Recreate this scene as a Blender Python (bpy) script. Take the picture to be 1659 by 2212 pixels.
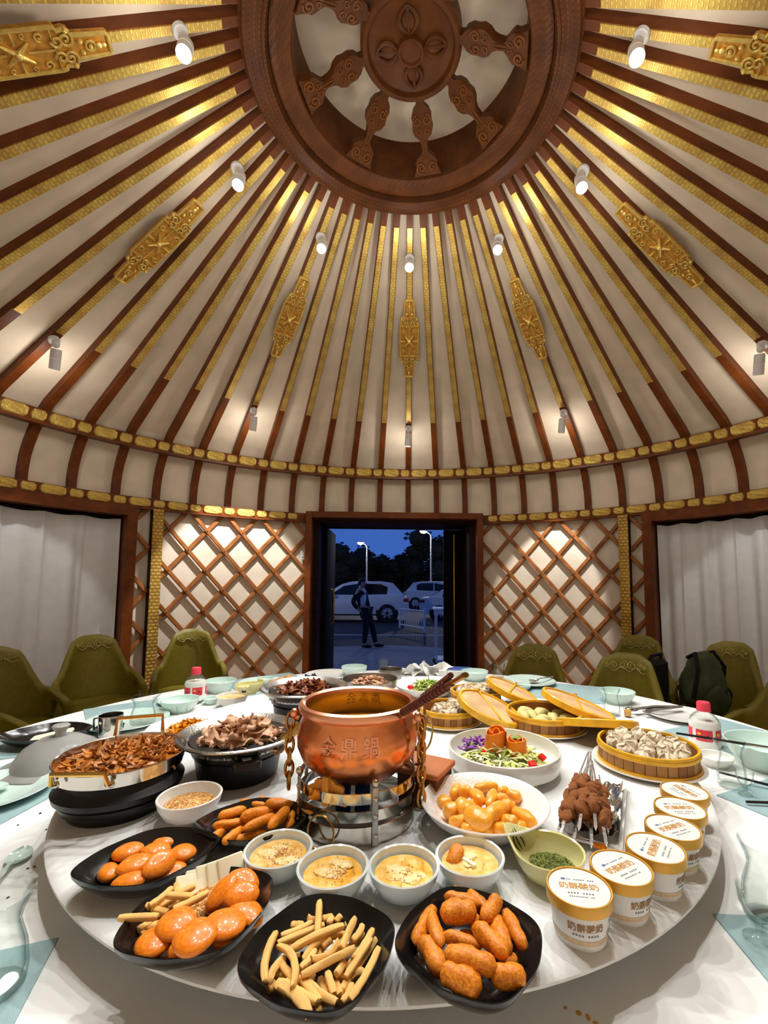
import bpy, bmesh, math, random
from mathutils import Vector, Matrix, noise
random.seed(7)
PI = math.pi
for o in list(bpy.data.objects):
    bpy.data.objects.remove(o)
COL = bpy.context.scene.collection
S = bpy.context.scene

# ------------------------------------------------------------------ camera
CAM = Vector((0.00623, -2.10074, 1.36))
FW = Vector((-0.00161872, 0.9964726, 0.08390313))
RT = Vector((0.99998667, 0.00120163, 0.0050214))
UP = Vector((-0.00490287, -0.08391014, 0.99646126))
FPX, PX0, PY0 = 970.489, 883.772, 1167.724
cd = bpy.data.cameras.new('camera')
co = bpy.data.objects.new('camera', cd)
COL.objects.link(co)
m = Matrix.Identity(4)
for i in range(3):
    m[i][0], m[i][1], m[i][2], m[i][3] = RT[i], UP[i], -FW[i], CAM[i]
co.matrix_world = m
cd.sensor_fit = 'VERTICAL'
cd.sensor_height = 36
cd.lens = 36 * FPX / 2212
cd.shift_x = -(PX0 - 829.5) / 2212
cd.shift_y = (PY0 - 1106) / 2212
cd.clip_start = 0.02
cd.clip_end = 300
S.camera = co

# ------------------------------------------------------------------ world, exposure
w = bpy.data.worlds.new('dusk')
S.world = w
w.use_nodes = True
wn = w.node_tree
bg = wn.nodes['Background']
tc = wn.nodes.new('ShaderNodeTexCoord')
sx = wn.nodes.new('ShaderNodeSeparateXYZ')
rp = wn.nodes.new('ShaderNodeValToRGB')
wn.links.new(tc.outputs['Generated'], sx.inputs[0])
wn.links.new(sx.outputs['Z'], rp.inputs[0])
rp.color_ramp.elements[0].position = 0.0
rp.color_ramp.elements[0].color = (0.040, 0.120, 0.46, 1)
rp.color_ramp.elements[1].position = 0.5
rp.color_ramp.elements[1].color = (0.048, 0.105, 0.34, 1)
wn.links.new(rp.outputs[0], bg.inputs[0])
bg.inputs[1].default_value = 0.95
S.view_settings.view_transform = 'Standard'
S.view_settings.look = 'None'
S.view_settings.exposure = 0.14
S.view_settings.gamma = 1.0
S.view_settings.use_curve_mapping = False
S.cycles.max_bounces = 6
S.cycles.diffuse_bounces = 4
S.cycles.glossy_bounces = 3
S.cycles.transmission_bounces = 4
S.cycles.transparent_max_bounces = 10
S.cycles.caustics_reflective = False
S.cycles.caustics_refractive = False
S.cycles.sample_clamp_indirect = 4.0
LAMP_W = 55.0        # inner spots, aimed at the table
WALL_W = 60.0        # outer spots, aimed at the wall
SPILL_W = 3.2        # stray light of each table lamp

LZ, TZ = 0.841, 0.775          # turntable top, table top
LC = (-0.045, -0.672)          # table centre


def at(px, py, z):
    """point of the horizontal plane z that shows at pixel px, py of the photograph"""
    d = FW + RT * ((px - PX0) / FPX) - UP * ((py - PY0) / FPX)
    return CAM + d * ((z - CAM.z) / d.z)


# ------------------------------------------------------------------ helpers
class MB:
    def __init__(s):
        s.v = []
        s.f = []

    def add(s, vs, fs, M=None):
        b = len(s.v)
        s.v += [tuple(M @ Vector(p)) for p in vs] if M else [tuple(p) for p in vs]
        s.f += [tuple(b + i for i in f) for f in fs]
        return s

    def box(s, c, d, M=None):
        x, y, z = [q / 2 for q in d]
        vs = [(c[0] + i * x, c[1] + j * y, c[2] + k * z) for i in (-1, 1) for j in (-1, 1) for k in (-1, 1)]
        return s.add(vs, [(0, 1, 3, 2), (4, 6, 7, 5), (0, 4, 5, 1), (2, 3, 7, 6), (0, 2, 6, 4), (1, 5, 7, 3)], M)

    def rbox(s, c, d, r, M=None, n=3):
        """box with rounded vertical edges and chamfered top and bottom"""
        x, y, z = [q / 2 for q in d]
        r = min(r, x * .98, y * .98)
        out = []
        for cx, cy, a0 in ((x - r, y - r, 0), (-x + r, y - r, 90), (-x + r, -y + r, 180), (x - r, -y + r, 270)):
            for k in range(n + 1):
                a = math.radians(a0 + 90 * k / n)
                out.append((cx, cy, math.cos(a) * r, math.sin(a) * r))
        e = min(r * .5, z * .6)
        rings = [(-z, 1 - e / max(r, 1e-6) if r > e else .5), (-z + e, 1), (z - e, 1), (z, 1 - e / max(r, 1e-6) if r > e else .5)]
        vs = []
        for zz, q in rings:
            for (cx, cy, rx, ry) in out:
                vs.append((c[0] + cx + rx * q, c[1] + cy + ry * q, c[2] + zz))
        k = len(out)
        fs = []
        for i in range(3):
            for j in range(k):
                fs.append((i * k + j, i * k + (j + 1) % k, (i + 1) * k + (j + 1) % k, (i + 1) * k + j))
        fs.append(tuple(range(k - 1, -1, -1)))
        fs.append(tuple(range(3 * k, 4 * k)))
        return s.add(vs, fs, M)

    def lathe(s, prof, n=32, M=None, a0=0.0, a1=2 * PI, mod=None, close=False):
        full = abs(a1 - a0 - 2 * PI) < 1e-6
        cols = n if full else n + 1
        vs = []
        for i in range(cols):
            a = a0 + (a1 - a0) * i / n
            q = mod(a) if mod else 1.0
            for r, z in prof:
                vs.append((math.sin(a) * r * q, math.cos(a) * r * q, z))
        k = len(prof)
        fs = []
        for i in range(n):
            j = (i + 1) % cols
            for t in range(k if close else k - 1):
                t2 = (t + 1) % k
                fs.append((i * k + t, i * k + t2, j * k + t2, j * k + t))
        if not close:
            for t, rev in ((0, False), (k - 1, True)):
                if prof[t][0] > 1e-5 and full and getattr(s, 'cap', False):
                    ring = [i * k + t for i in range(cols)]
                    fs.append(tuple(ring if rev else ring[::-1]))
        elif not full:
            fs.append(tuple(range(k)))
            fs.append(tuple((cols - 1) * k + t for t in range(k - 1, -1, -1)))
        return s.add(vs, fs, M)

    def tube(s, path, r, n=8, closed=False, M=None, flat=1.0):
        P = [Vector(p) for p in path]
        k = len(P)
        R = r if isinstance(r, (list, tuple)) else [r] * k
        vs = []
        up = Vector((0, 0, 1))
        for i in range(k):
            if closed:
                t = P[(i + 1) % k] - P[i - 1]
            else:
                t = P[min(i + 1, k - 1)] - P[max(i - 1, 0)]
            t = t.normalized() if t.length > 1e-9 else Vector((0, 0, 1))
            if abs(t.dot(up)) > .95:
                up = Vector((1, 0, 0)) if abs(t.x) < .9 else Vector((0, 1, 0))
            a = t.cross(up).normalized()
            b = a.cross(t).normalized()
            up = b
            for j in range(n):
                th = 2 * PI * j / n
                vs.append(P[i] + (a * math.cos(th) + b * math.sin(th) * flat) * R[i])
        fs = []
        for i in range(k if closed else k - 1):
            i2 = (i + 1) % k
            for j in range(n):
                fs.append((i * n + j, i * n + (j + 1) % n, i2 * n + (j + 1) % n, i2 * n + j))
        if not closed:
            fs.append(tuple(range(n - 1, -1, -1)))
            fs.append(tuple((k - 1) * n + j for j in range(n)))
        return s.add(vs, fs, M)

    def ell(s, c=(0, 0, 0), r=(1, 1, 1), nu=14, nv=8, M=None, nz=0, seed=0, zmin=-1.0):
        vs = []
        for j in range(nv + 1):
            ph = -PI / 2 + PI * j / nv
            for i in range(nu):
                th = 2 * PI * i / nu
                d = Vector((math.cos(ph) * math.cos(th), math.cos(ph) * math.sin(th), max(math.sin(ph), zmin)))
                q = 1 + (noise.noise(d * 1.6 + Vector((seed * 3.1, seed, 0))) * nz if nz else 0)
                vs.append((c[0] + d.x * r[0] * q, c[1] + d.y * r[1] * q, c[2] + d.z * r[2] * q))
        fs = []
        for j in range(nv):
            for i in range(nu):
                fs.append((j * nu + i, j * nu + (i + 1) % nu, (j + 1) * nu + (i + 1) % nu, (j + 1) * nu + i))
        return s.add(vs, fs, M)

    def torus(s, R, r, nu=24, nv=8, M=None, c=(0, 0, 0)):
        return s.tube([(c[0] + R * math.cos(2 * PI * i / nu), c[1] + R * math.sin(2 * PI * i / nu), c[2]) for i in range(nu)], r, nv, True, M)

    def prism(s, pts, z0, z1, M=None, bev=0.0):
        k = len(pts)
        cx = sum(p[0] for p in pts) / k
        cy = sum(p[1] for p in pts) / k
        vs = [(x, y, z0) for x, y in pts] + [(x, y, z1 - bev) for x, y in pts]
        fs = [(i, (i + 1) % k, k + (i + 1) % k, k + i) for i in range(k)]
        top = k
        if bev:
            vs += [(x + (cx - x) * bev * 4, y + (cy - y) * bev * 4, z1) for x, y in pts]
            fs += [(k + i, k + (i + 1) % k, 2 * k + (i + 1) % k, 2 * k + i) for i in range(k)]
            top = 2 * k
        fs.append(tuple(range(k - 1, -1, -1)))
        fs.append(tuple(range(top, top + k)))
        return s.add(vs, fs, M)

    def grid(s, fn, nu, nv, M=None):
        vs = [fn(i / nu, j / nv) for j in range(nv + 1) for i in range(nu + 1)]
        fs = [(j * (nu + 1) + i, j * (nu + 1) + i + 1, (j + 1) * (nu + 1) + i + 1, (j + 1) * (nu + 1) + i) for j in range(nv) for i in range(nu)]
        return s.add(vs, fs, M)

    def sheet(s, fn, fn2, nu, nv, M=None):
        """closed sheet between two surfaces"""
        b = len(s.v)
        s.grid(fn, nu, nv, M)
        c = len(s.v)
        s.grid(fn2, nu, nv, M)
        W = nu + 1
        n0 = len(s.f)
        half = nu * nv
        s.f[n0 - half:] = [f[::-1] for f in s.f[n0 - half:]]
        edge = [i for i in range(W)] + [j * W + nu for j in range(1, nv + 1)] + [nv * W + i for i in range(nu - 1, -1, -1)] + [j * W for j in range(nv - 1, 0, -1)]
        for q in range(len(edge)):
            a, d = edge[q], edge[(q + 1) % len(edge)]
            s.f.append((b + d, b + a, c + a, c + d))
        return s

    def mesh(s, name, mat=None, smooth=True, ang=35):
        me = bpy.data.meshes.new(name)
        me.from_pydata(s.v, [], s.f)
        me.validate()
        bm = bmesh.new()
        bm.from_mesh(me)
        bmesh.ops.recalc_face_normals(bm, faces=bm.faces)
        bm.to_mesh(me)
        bm.free()
        if mat:
            me.materials.append(mat)
        if smooth:
            me.shade_smooth()
            me.set_sharp_from_angle(angle=math.radians(ang))
        return me


def T(x=0, y=0, z=0):
    return Matrix.Translation((x, y, z))


def R(a, ax='Z'):
    return Matrix.Rotation(math.radians(a), 4, ax)


def SC(x, y, z):
    return Matrix.Diagonal((x, y, z, 1))


def link(name, data, parent=None, M=None):
    o = bpy.data.objects.new(name, data)
    COL.objects.link(o)
    if parent:
        o.parent = parent
    if M is not None:
        o.matrix_local = M
    return o


def obj(name, mb, mat, parent=None, M=None, smooth=True, ang=35):
    return link(name, mb.mesh(name, mat, smooth, ang), parent, M)


def tag(o, label, cat, group=None):
    o['label'] = label
    o['category'] = cat
    if group:
        o['group'] = group
    return o


def thing(name, label, cat, M=None, group=None):
    return tag(link(name, None, None, M if M is not None else Matrix.Identity(4)), label, cat, group)


def struct(o):
    o['kind'] = 'structure'
    return o


def stuff(o):
    o['kind'] = 'stuff'
    return o


def dup(root, M, label=None, parent=None):
    c = root.copy()
    COL.objects.link(c)
    c.parent = parent
    c.matrix_local = M
    if label:
        c['label'] = label
    for ch in list(root.children):
        d = ch.copy()
        COL.objects.link(d)
        d.parent = c
        d.matrix_local = ch.matrix_local.copy()
        for g in list(ch.children):
            e = g.copy()
            COL.objects.link(e)
            e.parent = d
            e.matrix_local = g.matrix_local.copy()
    return c


def seg(p1, p2, wd, ht=None, roll=0):
    """matrix that lays a unit piece (long along x) from p1 to p2"""
    p1, p2 = Vector(p1), Vector(p2)
    x = p2 - p1
    L = x.length
    x = x.normalized()
    y = Vector((0, 0, 1)).cross(x)
    y = y.normalized() if y.length > 1e-4 else Vector((0, 1, 0))
    z = x.cross(y)
    m = Matrix.Identity(4)
    for i in range(3):
        m[i][0], m[i][1], m[i][2], m[i][3] = x[i], y[i], z[i], (p1[i] + p2[i]) / 2
    return m @ R(roll, 'X') @ SC(L, wd, ht or wd)


def text(body, size, extrude=0.0006, bold=0.0):
    cu = bpy.data.curves.new('lettering', 'FONT')
    cu.body = body
    cu.size = size
    cu.align_x = 'CENTER'
    cu.align_y = 'CENTER'
    cu.extrude = extrude
    cu.offset = bold
    cu.resolution_u = 3
    ob = bpy.data.objects.new('lettering', cu)
    COL.objects.link(ob)
    dg = bpy.context.evaluated_depsgraph_get()
    me = bpy.data.meshes.new_from_object(ob.evaluated_get(dg))
    mb = MB()
    mb.v = [tuple(v.co) for v in me.vertices]
    mb.f = [tuple(p.vertices) for p in me.polygons]
    bpy.data.objects.remove(ob)
    bpy.data.curves.remove(cu)
    bpy.data.meshes.remove(me)
    return mb


def lin(c):
    return tuple((q / 255 / 12.92) if q / 255 <= .04045 else ((q / 255 + .055) / 1.055) ** 2.4 for q in c)


# ------------------------------------------------------------------ materials
def mat(name, col, rough=.5, metal=0.0, var=.12, ns=12.0, bump=0.0, bs=60.0, trans=0.0, sss=0.0, coat=0.0, emit=None, es=0.0, ior=1.45, col2=None, spec=.5, alpha=1.0, detail=1.5, dist=.01):
    m = bpy.data.materials.new(name)
    m.use_nodes = True
    nt = m.node_tree
    b = nt.nodes['Principled BSDF']
    c = lin(col)
    t = nt.nodes.new('ShaderNodeTexCoord')
    n = nt.nodes.new('ShaderNodeTexNoise')
    n.inputs['Scale'].default_value = ns
    n.inputs['Detail'].default_value = detail
    nt.links.new(t.outputs['Object'], n.inputs['Vector'])
    r = nt.nodes.new('ShaderNodeValToRGB')
    c2 = lin(col2) if col2 else tuple(min(1, q * (1 + var)) for q in c)
    c1 = c if col2 else tuple(q * (1 - var) for q in c)
    r.color_ramp.elements[0].position = .35
    r.color_ramp.elements[0].color = (*c1, 1)
    r.color_ramp.elements[1].position = .65
    r.color_ramp.elements[1].color = (*c2, 1)
    nt.links.new(n.outputs['Fac'], r.inputs[0])
    nt.links.new(r.outputs[0], b.inputs['Base Color'])
    b.inputs['Roughness'].default_value = rough
    b.inputs['Metallic'].default_value = metal
    b.inputs['Transmission Weight'].default_value = trans
    b.inputs['IOR'].default_value = ior
    b.inputs['Coat Weight'].default_value = coat
    b.inputs['Coat Roughness'].default_value = .08
    b.inputs['Specular IOR Level'].default_value = spec
    b.inputs['Alpha'].default_value = alpha
    if emit:
        b.inputs['Emission Color'].default_value = (*emit, 1)
        b.inputs['Emission Strength'].default_value = es
        m.cycles.emission_sampling = 'NONE'
    if bump:
        n2 = nt.nodes.new('ShaderNodeTexNoise')
        n2.inputs['Scale'].default_value = bs
        n2.inputs['Detail'].default_value = 1
        nt.links.new(t.outputs['Object'], n2.inputs['Vector'])
        bp = nt.nodes.new('ShaderNodeBump')
        bp.inputs['Strength'].default_value = bump
        bp.inputs['Distance'].default_value = dist
        nt.links.new(n2.outputs['Fac'], bp.inputs['Height'])
        nt.links.new(bp.outputs[0], b.inputs['Normal'])
    return m


def vec_nodes(nt, mode, sc):
    """object coordinates: 'xyz' scaled, or 'polar' (angle, radius, z) scaled"""
    t = nt.nodes.new('ShaderNodeTexCoord')
    if mode == 'polar':
        s = nt.nodes.new('ShaderNodeSeparateXYZ')
        nt.links.new(t.outputs['Object'], s.inputs[0])
        a = nt.nodes.new('ShaderNodeMath')
        a.operation = 'ARCTAN2'
        nt.links.new(s.outputs['X'], a.inputs[0])
        nt.links.new(s.outputs['Y'], a.inputs[1])
        l = nt.nodes.new('ShaderNodeVectorMath')
        l.operation = 'LENGTH'
        c0 = nt.nodes.new('ShaderNodeCombineXYZ')
        nt.links.new(s.outputs['X'], c0.inputs[0])
        nt.links.new(s.outputs['Y'], c0.inputs[1])
        nt.links.new(c0.outputs[0], l.inputs[0])
        c = nt.nodes.new('ShaderNodeCombineXYZ')
        nt.links.new(a.outputs[0], c.inputs[0])
        nt.links.new(l.outputs['Value'], c.inputs[1])
        nt.links.new(s.outputs['Z'], c.inputs[2])
        src = c.outputs[0]
    else:
        src = t.outputs['Object']
    mp = nt.nodes.new('ShaderNodeMapping')
    mp.inputs['Scale'].default_value = sc
    nt.links.new(src, mp.inputs['Vector'])
    return mp


def carved(name, col, rough, metal, mode='xyz', sc=(1, 1, 1), kind='fret', depth=.6, rot=(0, 0, 0), dark=.55, var=.18, dist=.004, spec=.25):
    """relief pattern (fret, scroll, weave or grain) as bump with a patina in the grooves"""
    m = mat(name, col, rough, metal, var=var, ns=9, spec=spec)
    nt = m.node_tree
    b = nt.nodes['Principled BSDF']
    mp = vec_nodes(nt, mode, sc)
    mp.inputs['Rotation'].default_value = rot
    if kind == 'fret':
        k = nt.nodes.new('ShaderNodeTexBrick')
        k.inputs['Scale'].default_value = 1
        k.inputs['Mortar Size'].default_value = .16
        k.inputs['Mortar Smooth'].default_value = .25
        k.inputs['Brick Width'].default_value = 1.0
        k.inputs['Row Height'].default_value = .5
        k.inputs['Color1'].default_value = (1, 1, 1, 1)
        k.inputs['Color2'].default_value = (.8, .8, .8, 1)
        k.inputs['Mortar'].default_value = (0, 0, 0, 1)
        k.offset = .5
        out = k.outputs['Color']
        fac = k.outputs['Color']
        nt.links.new(mp.outputs[0], k.inputs['Vector'])
    elif kind == 'scroll':
        k = nt.nodes.new('ShaderNodeTexMagic')
        k.turbulence_depth = 3
        k.inputs['Scale'].default_value = 1
        k.inputs['Distortion'].default_value = 1.6
        nt.links.new(mp.outputs[0], k.inputs['Vector'])
        out = fac = k.outputs['Fac']
    elif kind == 'weave':
        k = nt.nodes.new('ShaderNodeTexBrick')
        k.inputs['Scale'].default_value = 1
        k.inputs['Mortar Size'].default_value = .06
        k.inputs['Brick Width'].default_value = 2.2
        k.inputs['Row Height'].default_value = .5
        k.inputs['Color1'].default_value = (1, 1, 1, 1)
        k.inputs['Color2'].default_value = (.55, .55, .55, 1)
        k.inputs['Mortar'].default_value = (.1, .1, .1, 1)
        k.offset = .35
        nt.links.new(mp.outputs[0], k.inputs['Vector'])
        out = fac = k.outputs['Color']
    else:
        k = nt.nodes.new('ShaderNodeTexNoise')
        k.inputs['Scale'].default_value = 1
        k.inputs['Detail'].default_value = 2
        nt.links.new(mp.outputs[0], k.inputs['Vector'])
        out = fac = k.outputs['Fac']
    if kind != 'grain':
        bp = nt.nodes.new('ShaderNodeBump')
        bp.inputs['Strength'].default_value = depth
        bp.inputs['Distance'].default_value = dist
        nt.links.new(out, bp.inputs['Height'])
        nt.links.new(bp.outputs[0], b.inputs['Normal'])
    old = b.inputs['Base Color'].links[0].from_socket
    mx = nt.nodes.new('ShaderNodeMix')
    mx.data_type = 'RGBA'
    mx.blend_type = 'MULTIPLY'
    mx.inputs['Factor'].default_value = dark
    nt.links.new(old, mx.inputs['A'])
    nt.links.new(fac, mx.inputs['B'])
    nt.links.new(mx.outputs['Result'], b.inputs['Base Color'])
    return m


def glass(name, col=(252, 254, 253), edge=(196, 206, 204)):
    """thin clear glass: see-through, darker and mirror-like towards its edges"""
    m = bpy.data.materials.new(name)
    m.use_nodes = True
    nt = m.node_tree
    nt.nodes.remove(nt.nodes['Principled BSDF'])
    out = nt.nodes['Material Output']
    lw = nt.nodes.new('ShaderNodeLayerWeight')
    lw.inputs['Blend'].default_value = .5
    pw = nt.nodes.new('ShaderNodeMath')
    pw.operation = 'POWER'
    pw.inputs[1].default_value = 3.5
    nt.links.new(lw.outputs['Facing'], pw.inputs[0])
    fr = nt.nodes.new('ShaderNodeMath')
    fr.operation = 'MULTIPLY_ADD'
    fr.inputs[1].default_value = .30
    fr.inputs[2].default_value = .035
    nt.links.new(pw.outputs[0], fr.inputs[0])
    rp = nt.nodes.new('ShaderNodeValToRGB')
    rp.color_ramp.elements[0].position = .45
    rp.color_ramp.elements[0].color = (*lin(col), 1)
    rp.color_ramp.elements[1].position = 1.0
    rp.color_ramp.elements[1].color = (*lin(edge), 1)
    nt.links.new(lw.outputs['Facing'], rp.inputs[0])
    t = nt.nodes.new('ShaderNodeBsdfTransparent')
    nt.links.new(rp.outputs[0], t.inputs['Color'])
    g = nt.nodes.new('ShaderNodeBsdfGlossy')
    g.inputs['Roughness'].default_value = .02
    mx = nt.nodes.new('ShaderNodeMixShader')
    nt.links.new(fr.outputs[0], mx.inputs[0])
    nt.links.new(t.outputs[0], mx.inputs[1])
    nt.links.new(g.outputs[0], mx.inputs[2])
    nt.links.new(mx.outputs[0], out.inputs['Surface'])
    return m


felt = mat('beige_felt', (232, 214, 188), .95, var=.06, ns=5, bump=.25, bs=9, dist=.02)
felt_wall = mat('beige_wall_felt', (228, 214, 194), .95, var=.05, ns=5, bump=.35, bs=7, dist=.02)
wood = carved('red_brown_wood', (122, 62, 22), .42, 0, 'xyz', (30, 3, 30), 'grain', .15, dark=.45)
wood_lat = carved('lattice_wood', (170, 106, 56), .5, 0, 'xyz', (8, 8, 8), 'grain', .15, dark=.4)
wood_dark = mat('dark_door_wood', (40, 20, 11), .6, var=.25, ns=20, spec=.15)
leaf_black = mat('black_door_leaf', (18, 11, 8), .7, var=.2, spec=.08)
gold_fret = carved('gold_fret', (252, 204, 106), .36, .5, 'xyz', (34, 28, 1), 'fret', .9, dark=.28)
gold_post = carved('gold_post_fret', (240, 190, 94), .38, .45, 'xyz', (24, 1, 16), 'fret', .9, (math.radians(90), 0, 0), dark=.5)
gold_scroll = carved('gold_scrollwork', (252, 204, 106), .33, .5, 'polar', (300, 90, 100), 'scroll', .8, dark=.35)
gold_back = mat('gold_ground', (216, 156, 64), .42, .5, var=.2, ns=40)
gold_plain = mat('gold_leaf', (255, 214, 120), .28, .6, var=.15, ns=30, bump=.15, bs=60)
crown_wood = carved('crown_wood', (106, 58, 20), .45, 0, 'xyz', (22, 22, 22), 'grain', .3, dark=.4)
crown_fret = carved('crown_fret_wood', (102, 55, 19), .5, 0, 'polar', (32, 22, 22), 'fret', .8, dark=.4)
crown_scroll = carved('crown_scroll_wood', (103, 56, 20), .48, 0, 'xyz', (34, 34, 34), 'scroll', .8, dark=.35)
crown_light = mat('crown_carving_wood', (122, 70, 28), .35, var=.1, spec=.3)
white_metal = mat('white_lamp_metal', (225, 220, 216), .4, var=.02)
lamp_lens = mat('lamp_lens', (255, 250, 240), .3, emit=(1, .93, .82), es=26)
brass = mat('brass', (190, 150, 80), .25, 1.0, var=.1)
steel = mat('polished_steel', (205, 200, 190), .12, 1.0, var=.04)
steel_brushed = mat('brushed_steel', (170, 166, 160), .3, 1.0, var=.08, bump=.1, bs=200)
dark_metal = mat('dark_metal', (40, 38, 36), .35, .6, var=.2)
tablecloth_m = mat('white_table_linen', (230, 230, 227), .85, var=.02, bump=.12, bs=300, dist=.002)
lazy_m = mat('white_turntable_linen', (220, 220, 217), .8, var=.02, bump=.2, bs=220, dist=.002)
mat_teal = mat('pale_teal_leatherette', (150, 178, 180), .55, var=.06, bump=.1, bs=260)
celadon = mat('celadon_porcelain', (208, 230, 222), .12, var=.02, coat=.5)
white_por = mat('white_porcelain', (236, 234, 228), .12, var=.015, coat=.5)
white_por2 = mat('speckled_white_stoneware', (232, 229, 222), .22, var=.03, ns=120, bump=.12, bs=240)
bowl_por = mat('pale_blue_white_porcelain', (226, 234, 232), .1, var=.015, coat=.6)
black_mel = mat('black_melamine', (20, 19, 19), .2, var=.3, ns=14, bump=.3, bs=26, coat=.3, dist=.006)
black_matte = mat('black_enamel', (14, 14, 14), .4, var=.2, ns=30)
green_glaze = mat('pale_green_glaze', (214, 208, 146), .15, var=.05, ns=9, coat=.5)
ink_green = mat('dark_green_brush_ink', (44, 52, 30), .4)
copper = mat('hammered_copper', (234, 150, 98), .27, 1.0, var=.2, ns=14, bump=.25, bs=55, col2=(220, 124, 62), dist=.003)
copper_rim = mat('copper_rim', (238, 166, 128), .3, 1.0, var=.1)
brass_in = mat('brass_pot_inside', (188, 150, 74), .36, 1.0, var=.15, ns=10)
glass_m = glass('clear_glass')
bottle_pl = mat('milky_bottle_plastic', (238, 236, 230), .18, var=.02, sss=.3)
red_cap = mat('red_cap', (226, 62, 84), .4, var=.05)
red_label = mat('red_label', (222, 56, 70), .45, var=.08)
bamboo = carved('bamboo_slat', (184, 132, 74), .5, 0, 'xyz', (60, 60, 12), 'grain', .1, dark=.35, var=.22)
bamboo_b = carved('bamboo_slat_dark', (150, 98, 50), .5, 0, 'xyz', (60, 60, 12), 'grain', .1, dark=.35, var=.22)
bamboo_y = mat('yellow_bamboo_rim', (230, 172, 32), .35, var=.12, ns=30, coat=.2)
bamboo_w = carved('woven_bamboo', (226, 184, 132), .55, 0, 'xyz', (70, 70, 70), 'weave', .8, (0, 0, math.radians(38)), dark=.4, var=.2)
chopstick_m = mat('black_chopstick', (26, 20, 20), .3, var=.2)
olive = mat('olive_leather', (126, 114, 26), .5, var=.08, ns=40, bump=.12, bs=160)
olive_thread = mat('gold_thread', (190, 178, 110), .5, .1)
leg_wood = mat('dark_leg_wood', (52, 32, 20), .45, var=.2)
curtain_m = mat('white_curtain', (226, 226, 226), .9, var=.03, bump=.15, bs=120)
white_paint = mat('white_plastic', (236, 234, 228), .45, var=.02)
paper = mat('white_tissue', (244, 243, 240), .9, var=.02)
floor_m = mat('brown_carpet', (150, 122, 98), .95, var=.3, ns=30)
# ================================================================== the yurt
WR = -3.1                                     # the wall frame is turned against the ribs
TH0 = -0.3


def pol(a, r, z):
    a = math.radians(a)
    return Vector((r * math.sin(a), r * math.cos(a), z))


mb = MB()
mb.cap = True
mb.lathe([(3.9, -.42), (3.9, 0)], 72)
struct(obj('floor', mb, floor_m))

RIBP = [(3.243, 2.035), (3.252, 2.10), (3.248, 2.19), (3.228, 2.29), (3.19, 2.385), (3.135, 2.475), (3.065, 2.57), (2.97, 2.651), (2.4, 2.98), (1.6, 3.441), (.80, 3.902)]


def offset(path, d):
    out = []
    for i, (r, z) in enumerate(path):
        a, b = path[max(i - 1, 0)], path[min(i + 1, len(path) - 1)]
        tr, tz = b[0] - a[0], b[1] - a[1]
        L = math.hypot(tr, tz)
        out.append((r + tz / L * d, z - tr / L * d))
    return out


# cloth of the roof, a sheet with thickness
inn = offset(RIBP, .055)
out = offset(RIBP, .075)
mb = MB()
mb.lathe(inn + out[::-1], 180, close=True)
ceiling = struct(obj('ceiling', mb, felt, ang=60))


def rib_width(r):
    return .043 + (.060 - .043) * min(1, (r - .8) / 2.2)


mb = MB()
up = offset(RIBP, .062)
vs, fs = [], []
for (r, z), (r2, z2) in zip(RIBP, up):
    h = rib_width(r) / 2
    vs += [(-h, r, z), (h, r, z), (h, r2, z2), (-h, r2, z2)]
k = len(RIBP)
for i in range(k - 1):
    for j in range(4):
        fs.append((i * 4 + j, i * 4 + (j + 1) % 4, i * 4 + 4 + (j + 1) % 4, i * 4 + 4 + j))
fs += [(3, 2, 1, 0), tuple(range(k * 4 - 4, k * 4))]
mb.add(vs, fs)
rib_me = mb.mesh('rib', wood, ang=30)


def conept(u, drop=0.0):
    """point (r, z) on the underside of the ribs, u from the eaves band to the crown"""
    r, z = 3.06 + (.82 - 3.06) * u, 2.60 + (3.89 - 2.60) * u
    L = math.hypot(2.24, 1.29)
    return r - 1.29 / L * drop, z - 2.24 / L * drop


mb = MB()
vs = []
us = (.281, .5, .75, .965)
for d in (-.004, .006):
    for u in us:
        r, z = conept(u, d)
        h = rib_width(r) / 2 - .004
        vs += [(-h, r, z), (h, r, z)]
n = len(us) * 2
fs = []
for i in range(len(us) - 1):
    a = i * 2
    fs += [(a, a + 2, a + 3, a + 1), (n + a, n + a + 1, n + a + 3, n + a + 2), (a, n + a, n + a + 2, a + 2), (a + 1, a + 3, n + a + 3, n + a + 1)]
fs += [(0, 1, n + 1, n), (n - 2, 2 * n - 2, 2 * n - 1, n - 1)]
mb.add(vs, fs)
strip_me = mb.mesh('gold_strip', gold_fret, ang=30)
for k in range(60):
    o = link('rib', rib_me, ceiling, R(-(TH0 + 6 * k)))
    link('gold_strip', strip_me, o)


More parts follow.
